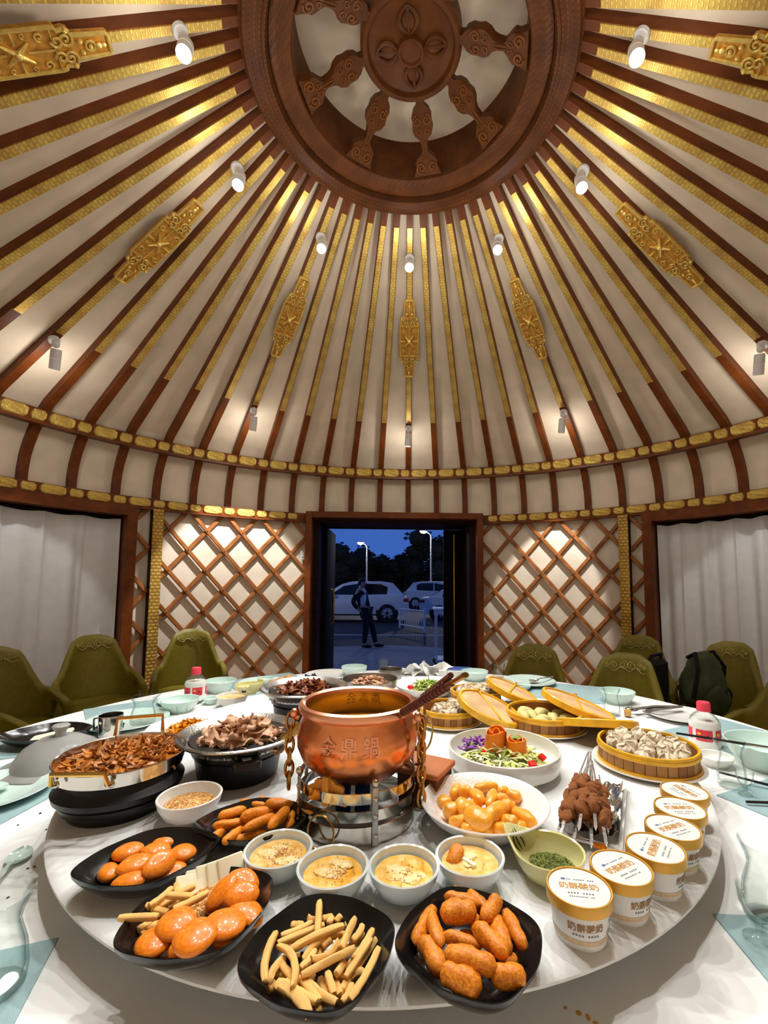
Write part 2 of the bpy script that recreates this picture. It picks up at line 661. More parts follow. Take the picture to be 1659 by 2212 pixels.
# ---- the two gilded bands
def piece(r, z, half, h, proud, tilt, pointed):
    """gilded relief piece that follows the band, centred on angle 0"""
    mb = MB()
    n, k = 30, 12
    vs = []
    for i in range(n + 1):
        q = i / n * 2 - 1
        a = math.radians(half * q)
        e = abs(q)
        if pointed:
            hh = h * (1 - .72 * max(0, (e - .72) / .28) ** 1.2)
        else:
            hh = h * math.sqrt(max(.12, 1 - max(0, (e - .62) / .38) ** 2))
        for j in range(k + 1):
            s = j / k * 2 - 1
            d = max(e * 1.02, abs(s))
            if d > .985:
                p = 0
            elif d > .84:
                p = 1.0
            else:
                p = .45 + .55 * abs(math.sin(q * (9 if not pointed else 6) + s * 2.2) * math.cos(s * 3.4 + q * 2))
                p = max(p, 1.15 * math.exp(-((q / .16) ** 2 + (s / .34) ** 2)))
            rr = r - proud * p - tilt * s * hh
            vs.append((rr * math.sin(a), rr * math.cos(a), z + s * hh))
    W = k + 1
    fs = [(i * W + j, i * W + j + 1, i * W + W + j + 1, i * W + W + j) for i in range(n) for j in range(k)]
    mb.add(vs, fs)
    return mb


def band(name, r, z, hh, tilt, a0, a1, first):
    mb = MB()
    lip = .018
    prof = [(r - tilt * -hh + .05, z - hh - lip), (r - .016 + tilt * hh, z - hh - lip), (r - .016 + tilt * hh, z - hh), (r + tilt * hh, z - hh), (r - tilt * hh, z + hh), (r - tilt * hh + .04, z + hh + .006)]
    for (b0, b1) in a0:
        mb.lathe(prof, max(4, int((b1 - b0) / 2)), None, math.radians(b0), math.radians(b1), close=True)
    t = struct(obj(name, mb, wood))
    med = piece(r - .001, z, 1.68, hh * .92, .015, tilt, False).mesh('medallion', gold_scroll, ang=50)
    lnk = piece(r - .001, z, .95, hh * .80, .011, tilt, True).mesh('scroll_link', gold_scroll, ang=50)
    for k in range(60):
        a = first + 6 * k
        rel = (a - WR + 180) % 360 - 180
        if any(b0 + 1.5 <= (a if a <= 180 else a - 360) <= b1 - 1.5 for b0, b1 in a1):
            link('medallion', med, t, R(-a))
        b = a + 3
        if any(b0 + 1 <= (b if b <= 180 else b - 360) <= b1 - 1 for b0, b1 in a1):
            link('scroll_link', lnk, t, R(-b))
    return t


band('trim_1', 3.03, 2.573, .046, .35, [(-180, 180)], [(-181, 181)], 2.0)
band('trim_2', 3.165, 2.046, .043, .04, [(-180, WR - 18.4), (WR + 18.4, 180)], [(-180, WR - 18.4), (WR + 18.4, 180)], 2.6)

# ---- walls of felt
WZ = 2.03


def arcwall(name, a0, a1, r=3.235, z0=0.0, z1=WZ):
    mb = MB()
    mb.lathe([(r, z0), (r, z1), (r + .04, z1), (r + .04, z0)], max(3, int((a1 - a0) / 1.5)), None, math.radians(a0), math.radians(a1), close=True)
    return struct(obj(name, mb, felt_wall, ang=60))


DA, PA, WA, WB = 18.3, 45.4, 48.4, 96.0
wl = arcwall('wall_left', WR - WA, WR - DA)
wr_ = arcwall('wall_right', WR + DA, WR + WA)
arcwall('wall_back', WR + WB, WR + 360 - WB)
# bulge of the felt is in the material; the lattice stands in front of it
RL1, RL2 = 3.195, 3.212


def lattice(parent, a0, a1, z0, z1, ph):
    """two crossing layers of wooden slats between two angles"""
    Rm = 3.2
    s0, s1 = math.radians(a0) * Rm, math.radians(a1) * Rm
    dx, dz = .1745, .2
    k = dx / dz
    studs = MB()
    zo = ((ph[1] - ph[0]) / (2 * k)) % dz
    for fam, rr, ph_ in ((1, RL2, ph[0]), (-1, RL1, ph[1])):
        c = s0 - (z1 - z0) * k - 2 * dx
        c = math.floor(c / (2 * dx)) * 2 * dx + ph_
        while c < s1 + (z1 - z0) * k + 2 * dx:
            # s = c + fam * k * (z - z0)
            pts = []
            zz = []
            lo, hi = z0, z1
            for s in (s0, s1):
                q = (s - c) / (fam * k) + z0
                zz.append(q)
            za, zb = max(lo, min(zz)), min(hi, max(zz))
            if zb - za > .04:
                n = max(2, int((zb - za) / .16))
                path = []
                for i in range(n + 1):
                    z = za + (zb - za) * i / n
                    a = (c + fam * k * (z - z0)) / Rm
                    path.append((a, z))
                mb = MB()
                vs = []
                hw = .021
                for i, (a, z) in enumerate(path):
                    ca, sa = math.cos(a), math.sin(a)
                    tx, tz = fam * k, 1.0
                    L = math.hypot(tx, tz)
                    nx, nz = tz / L, -tx / L
                    for s, d in ((-1, 0), (-.7, -.014), (.7, -.014), (1, 0), (.9, .008), (-.9, .008)):
                        da = nx * hw * s / Rm
                        r = rr + d
                        vs.append((r * math.sin(a + da), r * math.cos(a + da), z + nz * hw * s))
                fs = [(i * 6 + j, i * 6 + (j + 1) % 6, i * 6 + 6 + (j + 1) % 6, i * 6 + 6 + j) for i in range(n) for j in range(6)]
                fs += [tuple(range(6)), tuple(range(n * 6 + 5, n * 6 - 1, -1))]
                mb.add(vs, fs)
                obj('lattice_slat', mb, wood_lat, parent)
                if fam == 1:
                    j = math.ceil((za - z0 - zo) / dz)
                    while z0 + zo + j * dz < zb:
                        z = z0 + zo + j * dz
                        p = pol(math.degrees((c + k * (z - z0)) / Rm), RL1 - .015, z)
                        studs.ell(tuple(p), (.007, .007, .007), 6, 4)
                        j += 1
            c += 2 * dx
    stuff(obj('studs', studs, brass, parent))


lattice(wl, WR - PA + .8, WR - DA - .1, .05, 2.0, (.0515, .0097))
lattice(wl, WR - WA, WR - PA - .9, .05, 2.0, (.0515, .0097))
lattice(wr_, WR + DA + .1, WR + PA - .8, .05, 2.0, (.320, .264))
lattice(wr_, WR + PA + .9, WR + WA, .05, 2.0, (.320, .264))

# ---- gilded posts beside the windows
for i, a in enumerate((WR - PA, WR + PA)):
    t = struct(obj('trim_%d' % (3 + i), MB().rbox((0, 3.185, 1.0), (.098, .07, 2.0), .006), wood_dark, None, R(-a)))
    obj('gold_panel', MB().rbox((0, 3.147, 1.0), (.094, .012, 2.0), .004), gold_post, t)

# ---- windows with deep wooden frames
for i, sgn in enumerate((-1, 1)):
    a0, a1 = (WR + WA, WR + WB) if sgn > 0 else (WR - WB, WR - WA)
    A0, A1 = math.radians(a0), math.radians(a1)
    mb = MB()
    mb.lathe([(3.36, .25), (3.36, 1.95), (3.38, 1.95), (3.38, .25)], 28, None, A0, A1, close=True)
    win = struct(obj('window_%d' % (i + 1), mb, glass_m))
    fr = MB()
    for z0, z1 in ((1.915, 1.985), (.2, .26)):
        fr.lathe([(3.15, z0), (3.15, z1), (3.42, z1), (3.42, z0)], 28, None, A0, A1, close=True)
    for a in (a0 + .9, a1 - .9):
        fr.box((0, 3.285, 1.0), (.085, .27, 1.97), R(-a))
    obj('window_frame', fr, wood, win)
    mb = MB()
    mb.lathe([(3.43, .0), (3.43, 2.05), (3.45, 2.05), (3.45, .0)], 28, None, A0 - .03, A1 + .03, close=True)
    obj('sky_blocker_panel', mb, leaf_black, win)  # added dark backing, keeps sky light from showing round the curtains
    for a in (a0 + (a1 - a0) / 3, a0 + (a1 - a0) * 2 / 3):
        obj('mullion', MB().box((0, 3.37, 1.08), (.05, .05, 1.68), R(-a)), wood_dark, win)
    mb = MB()
    mb.lathe([(3.24, 0), (3.24, .2), (3.28, .2), (3.28, 0)], 28, None, A0, A1, close=True)
    obj('window_apron', mb, felt_wall, win)
    mb = MB()
    mb.tube([pol(a0 + 2 + (a1 - a0 - 4) * k / 20, 3.30, 1.895) for k in range(21)], .009, 8)
    rail = struct(obj('trim_%d' % (5 + i), mb, dark_metal))


def curtain(a0, a1, z0, z1, folds, label, sd):
    mb = MB()
    rnd = random.Random(sd)
    ph = [rnd.uniform(0, 6.28) for _ in range(4)]

    def fn(d):
        def f(u, v):
            a = a0 + (a1 - a0) * u
            z = z1 + (z0 - z1) * v
            w = math.sin(u * folds * 2 * PI + ph[0]) * .55 + math.sin(u * folds * 3.1 * PI + ph[1]) * .3 + math.sin(u * folds * 1.3 * PI + ph[2] + v) * .35
            pinch = max(0, math.cos(u * folds * 2 * PI)) ** 14
            amp = .012 + .026 * min(1, v * 3)
            r = 3.285 + d + w * amp - pinch * .022 * (1 - .5 * v)
            sag = -.012 * (1 - math.cos(u * folds * 2 * PI)) * .5 * (1 - v)
            return pol(a, r, z + sag + (.004 * math.sin(u * 40) if v > .99 else 0))
        return f
    mb.sheet(fn(0), fn(.004), int(folds * 20), 14)
    return tag(obj('curtain', mb, curtain_m, ang=80), label, 'curtain', 'window curtains')


curtain(WR - 95.0, WR - WA - 1.9, .03, 1.885, 9, 'white pleated curtain in the left window behind the olive chairs', 1)
curtain(WR + WA + 1.9, WR + 66, .03, 1.885, 4.2, 'white pleated curtain in the right window nearest the gilded post', 2)
curtain(WR + 66.4, WR + 95, .03, 1.885, 6, 'white pleated curtain at the right edge of the picture', 5)

# ---- doorway
dl, dr = pol(WR - DA, 3.19, 0), pol(WR + DA, 3.19, 0)
mid = (dl + dr) / 2
DW = (dr - dl).length
dM = T(mid.x, mid.y, 0) @ R(-WR)
# local: x across, y outwards, z up
mb = MB()
HD = 2.105
for s in (-1, 1):
    mb.rbox((s * (DW / 2 - .035), -.01, HD / 2), (.07, .17, HD), .008)
mb.rbox((0, -.01, HD - .035), (DW - .14, .17, .07), .008)
door = struct(obj('door_1', mb, wood, None, dM))
hx = DW / 2 - .07
mb = MB()
mb.box((-hx + .03, .34, 1.0), (.06, .56, 2.0))
mb.box((hx - .03, .34, 1.0), (.06, .56, 2.0))
mb.box((0, .34, 2.02), (hx * 2, .56, .05))
obj('door_lining', mb, wood_dark, door)
L = obj('door_leaf', MB().rbox((-hx + .085, .86, .99), (.05, .95, 1.98), .006), leaf_black, door)
obj('handle', MB().tube([(-hx + .125, .72, .78), (-hx + .165, .72, .80), (-hx + .165, .72, 1.20), (-hx + .125, .72, 1.22)], .014, 8), brass, L)
Lr = obj('door_leaf', MB().rbox((hx - .175, .60, .99), (.24, .05, 1.98), .006), leaf_black, door)
obj('edge_strip', MB().box((hx - .165, .572, 1.0), (.012, .006, 1.86)), brass, Lr)
obj('transom', MB().rbox((0, .60, 2.0), (hx * 2, .04, .03), .006), wood_dark, door)
obj('threshold', MB().rbox((0, .3, .01), (hx * 2, .5, .03), .008), wood_dark, door)
# switch
sw = thing('light_switch', 'small white wall switch beside the left door frame', 'switch', R(-(WR - DA - .75)))
obj('plate', MB().rbox((0, 3.19, 1.615), (.045, .012, .10), .004), white_paint, sw)
obj('rocker', MB().rbox((0, 3.181, 1.615), (.028, .008, .05), .003), white_paint, sw)

# ================================================================== roof crown
crown = thing('roof_crown', 'carved brown wooden crown wheel at the top of the dome', 'roof crown', R(-TH0))
mb = MB()
mb.lathe([(.84, 3.99), (.835, 3.895), (.815, 3.872), (.79, 3.866), (.782, 3.874), (.735, 3.878), (.728, 3.868), (.715, 3.868), (.708, 3.88), (.70, 3.92), (.70, 3.99)], 120, close=True)
obj('outer_rim', mb, crown_fret, crown)
mb = MB()
mb.lathe([(.70, 3.99), (.70, 3.905), (.665, 3.898), (.645, 3.912), (.60, 3.925), (.592, 3.94), (.592, 4.19), (.70, 4.19)], 120, close=True)
obj('inner_rim', mb, crown_scroll, crown)
mb = MB()
mb.cap = True
mb.lathe([(0.001, 4.185), (.61, 4.185), (.61, 4.20), (.001, 4.20)], 64)
obj('cloth_panel', mb, felt, crown)
hub = MB()
hub.lathe([(.001, 4.085), (.20, 4.09), (.222, 4.094), (.228, 4.076), (.248, 4.074), (.262, 4.088), (.262, 4.185)], 64)
hub = obj('hub', hub, crown_wood, crown)
boss = MB()
boss.lathe([(.001, 4.066), (.052, 4.066), (.056, 4.058), (.064, 4.058), (.068, 4.068), (.068, 4.095)], 32)
obj('boss', boss, crown_wood, hub)
for k in range(4):
    mb = MB()
    for s in (-1, 0, 1):
        pts = []
        for i in range(11):
            q = i / 10
            pts.append((s * .045 * math.sin(PI * q) ** .8, .066 + .118 * q, 4.083))
        mb.tube(pts, [.006 + .006 * math.sin(PI * i / 10) for i in range(11)], 7)
    mb.ell((0, .115, 4.088), (.036, .045, .012), 12, 6)
    obj('vajra_petal', mb, crown_wood, hub, R(-(97 + 90 * k)))
# spokes: lobed boards that rise from the rim to the hub
half = [(0, .020), (.03, .022), (.05, .045), (.08, .058), (.11, .056), (.14, .062), (.17, .05), (.19, .028), (.215, .018), (.25, .016), (.265, .030), (.285, .055), (.30, .068), (.325, .066), (.345, .075), (.355, .078), (.375, .088)]
out = [(-w, y) for y, w in half] + [(w, y) for y, w in half[::-1]]


def spiral(mb, cx, cy, r, turn, d, z, tw=1.6):
    pts = []
    for i in range(18):
        q = i / 17
        a = d * (q * tw * 2 * PI) + turn
        rr = r * (1 - .82 * q)
        pts.append((cx + rr * math.cos(a), cy + rr * math.sin(a), z))
    mb.tube(pts, r * .19, 6)


spoke_b = MB().prism(out, 0, .045, None, .004).mesh('spoke', crown_wood, ang=40)
carve = MB()
for s in (-1, 1):
    spiral(carve, s * .028, .10, .026, -PI / 2, s, .0, 1.5)
    spiral(carve, s * .026, .152, .018, -PI / 2, -s, .0, 1.3)
    spiral(carve, s * .036, .33, .030, PI / 2, -s, .0, 1.5)
    spiral(carve, s * .02, .285, .016, PI / 2, s, .0, 1.3)
    carve.tube([(s * .006, .2, 0), (s * .010, .23, -.001), (s * .006, .265, 0)], .003, 5)
carve.v = [(x, y, z * 1 - .002) for x, y, z in carve.v]
carve_me = carve.mesh('spoke_carving', crown_light, ang=50)
for k in range(8):
    tilt = math.degrees(math.atan2(3.93 - 4.09, .36))
    Ms = R(-(11.3 + 45 * k)) @ T(0, .245, 4.10) @ R(tilt, 'X') @ T(0, 0, -.02)
    sp = link('spoke', spoke_b, crown, Ms)
    link('spoke_carving', carve_me, sp)

# ================================================================== gilded plaques on every sixth rib
L0 = math.hypot(2.24, 1.29)
PLEN = L0 * .273
SLOPE = math.degrees(math.atan2(1.29, 2.24))


def cone_frame(k, u, drop):
    r, z = conept(u, drop)
    # local x across the rib, y up the slope towards the crown, z out of the rib into the room
    return R(-(TH0 + 6 * k)) @ T(0, r, z) @ R(180, 'Z') @ R(SLOPE, 'X') @ R(180, 'Y')


hp = [(-.5, .030), (-.488, .040), (-.30, .046), (-.295, .062), (-.27, .070), (-.235, .066), (-.225, .078), (-.20, .082), (.20, .082), (.225, .078), (.235, .066), (.27, .070), (.295, .062), (.30, .046), (.488, .040), (.5, .030)]
outl = [(-w, y * PLEN) for y, w in hp] + [(w, y * PLEN) for y, w in hp[::-1]]
pq = thing('gold_plaque', '', 'plaque', None, 'gilded plaques on the ribs')
obj('backing_plate', MB().prism(outl, 0, .018, None, .003), gold_back, pq)
b = MB()
b.tube([(x * .95, y * .985, .020) for x, y in outl], .0075, 6, True)
obj('border', b, gold_plain, pq)
b = MB()
sq = .195 * PLEN
b.tube([(-.078, -sq, .022), (.078, -sq, .022), (.078, sq, .022), (-.078, sq, .022)], .006, 6, True)
for s in (-1, 1):
    b.tube([(s * .078, 0, .022), (s * .03, 0, .022)], .004, 6)
    b.tube([(0, s * sq, .022), (0, s * .04, .022)], .004, 6)
obj('centre_frame', b, gold_plain, pq)
obj('boss', MB().ell((0, 0, .026), (.016, .016, .016), 12, 6), gold_plain, pq)
for i in range(4):
    a = PI / 4 + i * PI / 2
    obj('petal', MB().tube([(math.cos(a) * q * .9, math.sin(a) * q * 1.25, .024) for q in (.012, .03, .055)], [.010, .007, .004], 7), gold_plain, pq)
    sgx, sgy = math.cos(a) / abs(math.cos(a)), math.sin(a) / abs(math.sin(a))
    for cx, cy, r_ in ((.050, .095, .018), (.058, .040, .011)):
        b = MB()
        spiral(b, sgx * cx, sgy * cy, r_, 0, sgx * sgy, .023, 1.2)
        obj('scroll', b, gold_plain, pq)
for e in (-1, 1):
    for s in (-1, 1):
        for (cx, cy, r_, ph, dr_, tw) in ((.034, .262, .026, e * PI / 2, s * e, 1.4), (.030, .215, .024, -e * PI / 2, -s * e, 1.2)):
            b = MB()
            spiral(b, s * cx, e * PLEN * cy, r_, ph, dr_, .024, tw)
            obj('scroll', b, gold_plain, pq)
        obj('bead', MB().ell((s * .064, e * PLEN * .275, .022), (.011, .011, .011), 8, 5), gold_plain, pq)
        obj('bead', MB().ell((s * .02, e * PLEN * .335, .022), (.008, .010, .008), 8, 5), gold_plain, pq)
    obj('ring', MB().torus(.018, .005, 14, 6, None, (0, e * PLEN * .385, .022)), gold_plain, pq)
    for (q, rr) in ((.385, (.009, .009, .009)), (.43, (.011, .014, .009)), (.458, (.007, .012, .007))):
        obj('bead', MB().ell((0, e * PLEN * q, .024), rr, 8, 5), gold_plain, pq)
names = {0: 'gold carved plaque on the middle rib straight above the door', 6: 'gold carved plaque on the rib just right of the middle one', -6: 'gold carved plaque on the rib just left of the middle one',
         12: 'gold carved plaque slanting at the right, above the right curtain', -12: 'gold carved plaque slanting at the left, above the left curtain', 18: 'gold carved plaque cut off at the top right corner', -18: 'gold carved plaque cut off at the top left corner'}
first = True
for k, lb in names.items():
    Mx = cone_frame(k, .6365, .006)
    if first:
        pq.matrix_local = Mx
        pq['label'] = lb
        first = False
    else:
        dup(pq, Mx, lb)

# ================================================================== spotlights on the ribs


def spotlight(k, u, aim, watt, size, label, roll=0):
    r, z = conept(u, .004)
    base = pol(TH0 + 6 * k, r, z)
    t = thing('spotlight', label, 'spotlight', T(*base), 'white ceiling spotlights')
    nrm = (pol(TH0 + 6 * k, -1.29 / L0, -2.24 / L0) - Vector((0, 0, 0)))
    nrm.z = -2.24 / L0
    nrm = nrm.normalized()
    q = nrm.to_track_quat('Z', 'Y').to_matrix().to_4x4()
    m_ = MB()
    m_.cap = True
    m_.lathe([(.034, 0), (.034, .016), (.030, .020), (.001, .020)], 20)
    obj('mount', m_, white_metal, t, q)
    j = nrm * .045
    m_ = MB()
    m_.tube([nrm * .015, j], .014, 10)
    m_.ell(tuple(j), (.024, .024, .024), 12, 8)
    obj('joint', m_, white_metal, t)
    d = (Vector(aim) - (base + j)).normalized()
    side = nrm.cross(d)
    hq = d.to_track_quat('Z', 'Y').to_matrix().to_4x4()
    c = j + nrm * .02 + d * .02
    m_ = MB()
    m_.lathe([(.001, -.005), (.026, -.005), (.031, .0), (.031, .05), (.0325, .052), (.0325, .056), (.031, .058), (.031, .128), (.027, .128), (.026, .112), (.001, .112)], 24)
    head = obj('lamp_head', m_, white_metal, t, T(*c) @ hq)
    m_ = MB()
    m_.lathe([(.001, .118), (.025, .118)], 20)
    obj('lens', m_, lamp_lens, head)
    ld = bpy.data.lights.new('bulb', 'SPOT')
    ld.energy = watt
    ld.color = (1.0, .995, .975)
    ld.spot_size = math.radians(size)
    ld.spot_blend = .3
    ld.shadow_soft_size = .022
    lo = link('bulb', ld, t, T(*(c + d * .16)) @ d.to_track_quat('-Z', 'Y').to_matrix().to_4x4())
    lp = bpy.data.lights.new('stray_light', 'POINT')
    lp.energy = SPILL_W * (1 if u > .5 else 1.1)
    lp.color = (1.0, .965, .91)
    lp.shadow_soft_size = .05
    link('stray_light', lp, t, T(*(c + d * .22)))
    return t


TC = (LC[0], LC[1])
inner = {0: ('on the middle rib above its gold plaque', (-.05, -1.45, .84)), 6: ('just right of the middle rib, near the crown', (.25, -1.25, .84)), -6: ('just left of the middle rib, near the crown', (-.3, -1.25, .84)),
         12: ('between the crown and the right slanting plaque', (.62, -1.2, .80)), -12: ('between the crown and the left slanting plaque', (-.66, -1.2, .80)), 18: ('at the top right of the picture', (.35, -1.75, .78)), -18: ('at the top left of the picture', (-.42, -1.75, .78)),
         24: ('on a rib above the viewer to the right, out of the picture', (.2, -1.35, .8)), -24: ('on a rib above the viewer to the left, out of the picture', (-.25, -1.35, .8)), 30: ('on the rib above the viewer, out of the picture', (0, -1.2, .8))}
for k, (lb, aim) in inner.items():
    spotlight(k, .889, aim, LAMP_W * {0: 1.5, 6: 1.25, 12: .5, 18: .7, 24: 1.1, 30: .4}[abs(k)], 84, 'lit white spotlight ' + lb)
outer = {0: ('low on the middle rib above the doorway', pol(WR, 2.9, .6), .35), 6: ('low on a rib above the right lattice wall', pol(WR + 31, 3.2, 1.10), 2.0), -6: ('low on a rib above the left lattice wall', pol(WR - 32, 3.15, .95), 2.3),
         12: ('low at the right edge of the picture', pol(WR + 62, 3.2, .9), .4), -12: ('low at the left above the left curtain', pol(WR - 62, 3.2, .9), .4)}
for k, (lb, aim, q) in outer.items():
    spotlight(k, .258, aim, WALL_W * q, 66 if k == -6 else 42, 'white spotlight ' + lb)
# ================================================================== outside, seen through the doorway
GZ = -.42
asphalt = mat('asphalt', (30, 32, 40), .8, var=.15, ns=3, bump=.2, bs=60)
paving = mat('pale_paving', (116, 118, 124), .8, var=.08, ns=4, bump=.2, bs=40)
line_m = mat('road_paint', (190, 190, 190), .7)
car_white = mat('white_car_paint', (214, 214, 216), .22, var=.01, coat=.6)
car_glass = mat('dark_car_glass', (14, 16, 22), .08, var=.1)
tyre_m = mat('tyre', (16, 16, 16), .7)
alloy = mat('alloy_wheel', (180, 180, 184), .3, .8)
tail_red = mat('red_tail_lamp', (170, 20, 12), .25)
leaf_m = mat('dark_leaves', (11, 16, 10), .8, var=.4, ns=2)
bark_m = mat('bark', (34, 26, 20), .9, var=.3)
lampglow = mat('street_lamp_glow', (255, 255, 255), .3, emit=(1, .97, .92), es=60)
galv = mat('galvanised_pole', (170, 172, 178), .4, .5)
white_rail = mat('white_rail_paint', (216, 218, 224), .5, var=.03)

mb = MB()
mb.box((0, 27, GZ - .1), (90, 70, .2))
struct(obj('ground', mb, asphalt))
pv = MB().prism([(-3.5, 3.9), (3.5, 3.9), (3.2, 8.0), (.9, 9.3), (-.4, 9.75), (-4.5, 9.0)], GZ, GZ + .05, None, 0)
struct(obj('pavement', pv, paving))
struct(obj('road_line', MB().box((-1.2, 12.2, GZ + .004), (6, .10, .008)), line_m))


def car(label, M, L, H, kind, name='parked_car'):
    t = thing(name, label, 'car', M, 'parked white cars')
    # local: x from front (0) to rear (L), y across, z up; ground at 0
    k = L / 4.6
    if kind == 'suv':
        low = [(0.02, .42), (.0, .62), (.06, .82), (.25, .93), (1.15, 1.06), (4.3, 1.08), (4.52, .98), (4.60, .70), (4.55, .40), (4.2, .30), (.4, .28)]
        cab = [(1.10, 1.04), (1.85, 1.50), (2.2, 1.60), (3.4, 1.62), (3.95, 1.54), (4.42, 1.06)]
        win = [((1.42, 1.09), (1.95, 1.44), (2.55, 1.53), (2.55, 1.09)), ((2.62, 1.09), (2.62, 1.53), (3.45, 1.51), (3.72, 1.40), (3.70, 1.12))]
        wheels, wr = (.88, 3.72), .37
    else:
        low = [(0.02, .36), (.0, .55), (.08, .70), (.3, .80), (1.25, .92), (4.1, .96), (4.55, .92), (4.62, .62), (4.55, .36), (4.2, .26), (.4, .24)]
        cab = [(1.25, .90), (2.05, 1.36), (2.5, 1.44), (3.2, 1.42), (3.7, 1.24), (4.2, .95)]
        win = [((1.62, .96), (2.12, 1.30), (2.62, 1.37), (2.62, .96)), ((2.7, .96), (2.7, 1.37), (3.2, 1.34), (3.55, 1.20), (3.62, .98))]
        wheels, wr = (.85, 3.75), .33
    zs = H / (1.62 if kind == 'suv' else 1.44)
    W = .91
    PM = SC(k, 1, zs) @ R(90, 'X')
    body = MB()
    body.prism(low, -W, W, PM, .012)
    body.prism([(x, z) for x, z in cab], -W * .84, W * .84, PM, .02)
    bo = obj('body', body, car_white, t, None, True, 25)
    for s in (-1, 1):
        for q in win:
            g = MB().prism(q, 0, .012, SC(k, 1, zs) @ T(0, s * (W * .845), 0) @ R(90, 'X'))
            obj('side_window', g, car_glass, t)
    for (p, q, off, nm) in ((cab[0], cab[1], -1, 'windscreen'), (cab[-2], cab[-1], 1, 'rear_window')):
        vs = []
        for d in (.012, .002):
            for (x, z) in (p, q):
                for s in (-1, 1):
                    vs.append(((x + off * d) * k, s * W * .74, (z + d) * zs))
        obj(nm, MB().add(vs, [(0, 1, 3, 2), (4, 6, 7, 5), (0, 4, 5, 1), (2, 3, 7, 6), (0, 2, 6, 4), (1, 5, 7, 3)]), car_glass, t)
    for x in wheels:
        for s in (-1, 1):
            wM = T(x * k, s * (W - .055), wr) @ R(90, 'X')
            ww = MB()
            ww.cap = True
            ww.lathe([(wr * .62, -.1), (wr * .95, -.1), (wr, -.06), (wr, .06), (wr * .95, .1), (wr * .62, .1)], 28, wM, close=True)
            ww.lathe([(.001, -.03), (wr * .64, -.03), (wr * .64, .03), (.001, .03)], 28, wM)
            tw = obj('wheel', ww, tyre_m, t)
            rm = MB()
            for a in range(5):
                rm.box((0, wr * .32, 0), (.09, wr * .62, .12), wM @ R(72 * a))
            rm.torus(wr * .6, .03, 24, 6, wM)
            obj('rim', rm, alloy, tw)
            ar = MB()
            ar.lathe([(wr - .02, -.125), (wr + .08, -.125), (wr + .08, .115), (wr - .02, .115)], 20, T(x * k, s * (W - .11), wr) @ R(90, 'X') @ R(180 if s < 0 else 180), math.radians(-110), math.radians(110), close=True)
            obj('wheel_arch', ar, tyre_m, t)
    lampz = .88 if kind == 'suv' else .80
    for s in (-1, 1):
        obj('tail_lamp', MB().rbox((4.47 * k, s * (W - .13), lampz * zs), (.22, .28, .13), .03), tail_red, t)
        obj('door_mirror', MB().ell((1.52 * k, s * (W + .08), 1.12 * zs), (.10, .10, .075), 12, 8), car_white, t)
    obj('sill', MB().box((2.3 * k, 0, .30 * zs), (2.3 * k, W * 2 + .02, .06)), tyre_m, t)
    return t


car('white sport utility car parked side-on right outside the door', T(-4.62, 17.1, GZ), 4.6, 1.65, 'suv')
car('white car half hidden behind the sport utility car and the railing', T(3.9, 22.5, GZ) @ R(180 - 28), 4.4, 1.62, 'suv')
car('white saloon car at the right of the doorway with a red tail lamp', T(5.05, 17.6, GZ) @ R(180 - 7), 4.55, 1.46, 'saloon')


# ---- street lamps
def street_lamp(x, y, h, dx, label, watt=420):
    t = thing('street_lamp', label, 'street lamp', T(x, y, GZ), 'street lamps of the car park')
    m_ = MB()
    m_.tube([(0, 0, 0), (0, 0, h * .5), (0, 0, h)], [.07, .055, .04], 10)
    obj('pole', m_, galv, t)
    obj('arm', MB().tube([(0, 0, h), (dx * .3, 0, h + .18), (dx, 0, h + .3)], .03, 8), galv, t)
    obj('lamp_head', MB().rbox((dx * 1.15, 0, h + .33), (.5, .2, .09), .05), galv, t)
    obj('lens', MB().ell((dx * 1.15, 0, h + .25), (.17, .12, .10), 12, 8), lampglow, t)
    ld = bpy.data.lights.new('bulb', 'POINT')
    ld.energy = watt
    ld.color = (1, .96, .9)
    ld.shadow_soft_size = .15
    link('bulb', ld, t, T(dx * 1.15, 0, h + .05))


street_lamp(-2.85, 27.8, 3.85, -.38, 'lit street lamp on a thin pole above the white sport utility car')
street_lamp(1.33, 25.8, 4.42, -.42, 'taller lit street lamp in front of the big tree at the right')

street_lamp(-7.4, 12.6, 4.2, .42, 'added unseen street lamp left of the doorway, lighting the sport utility car', 190)  # made-up lamp out of view, added to brighten the near side of the car


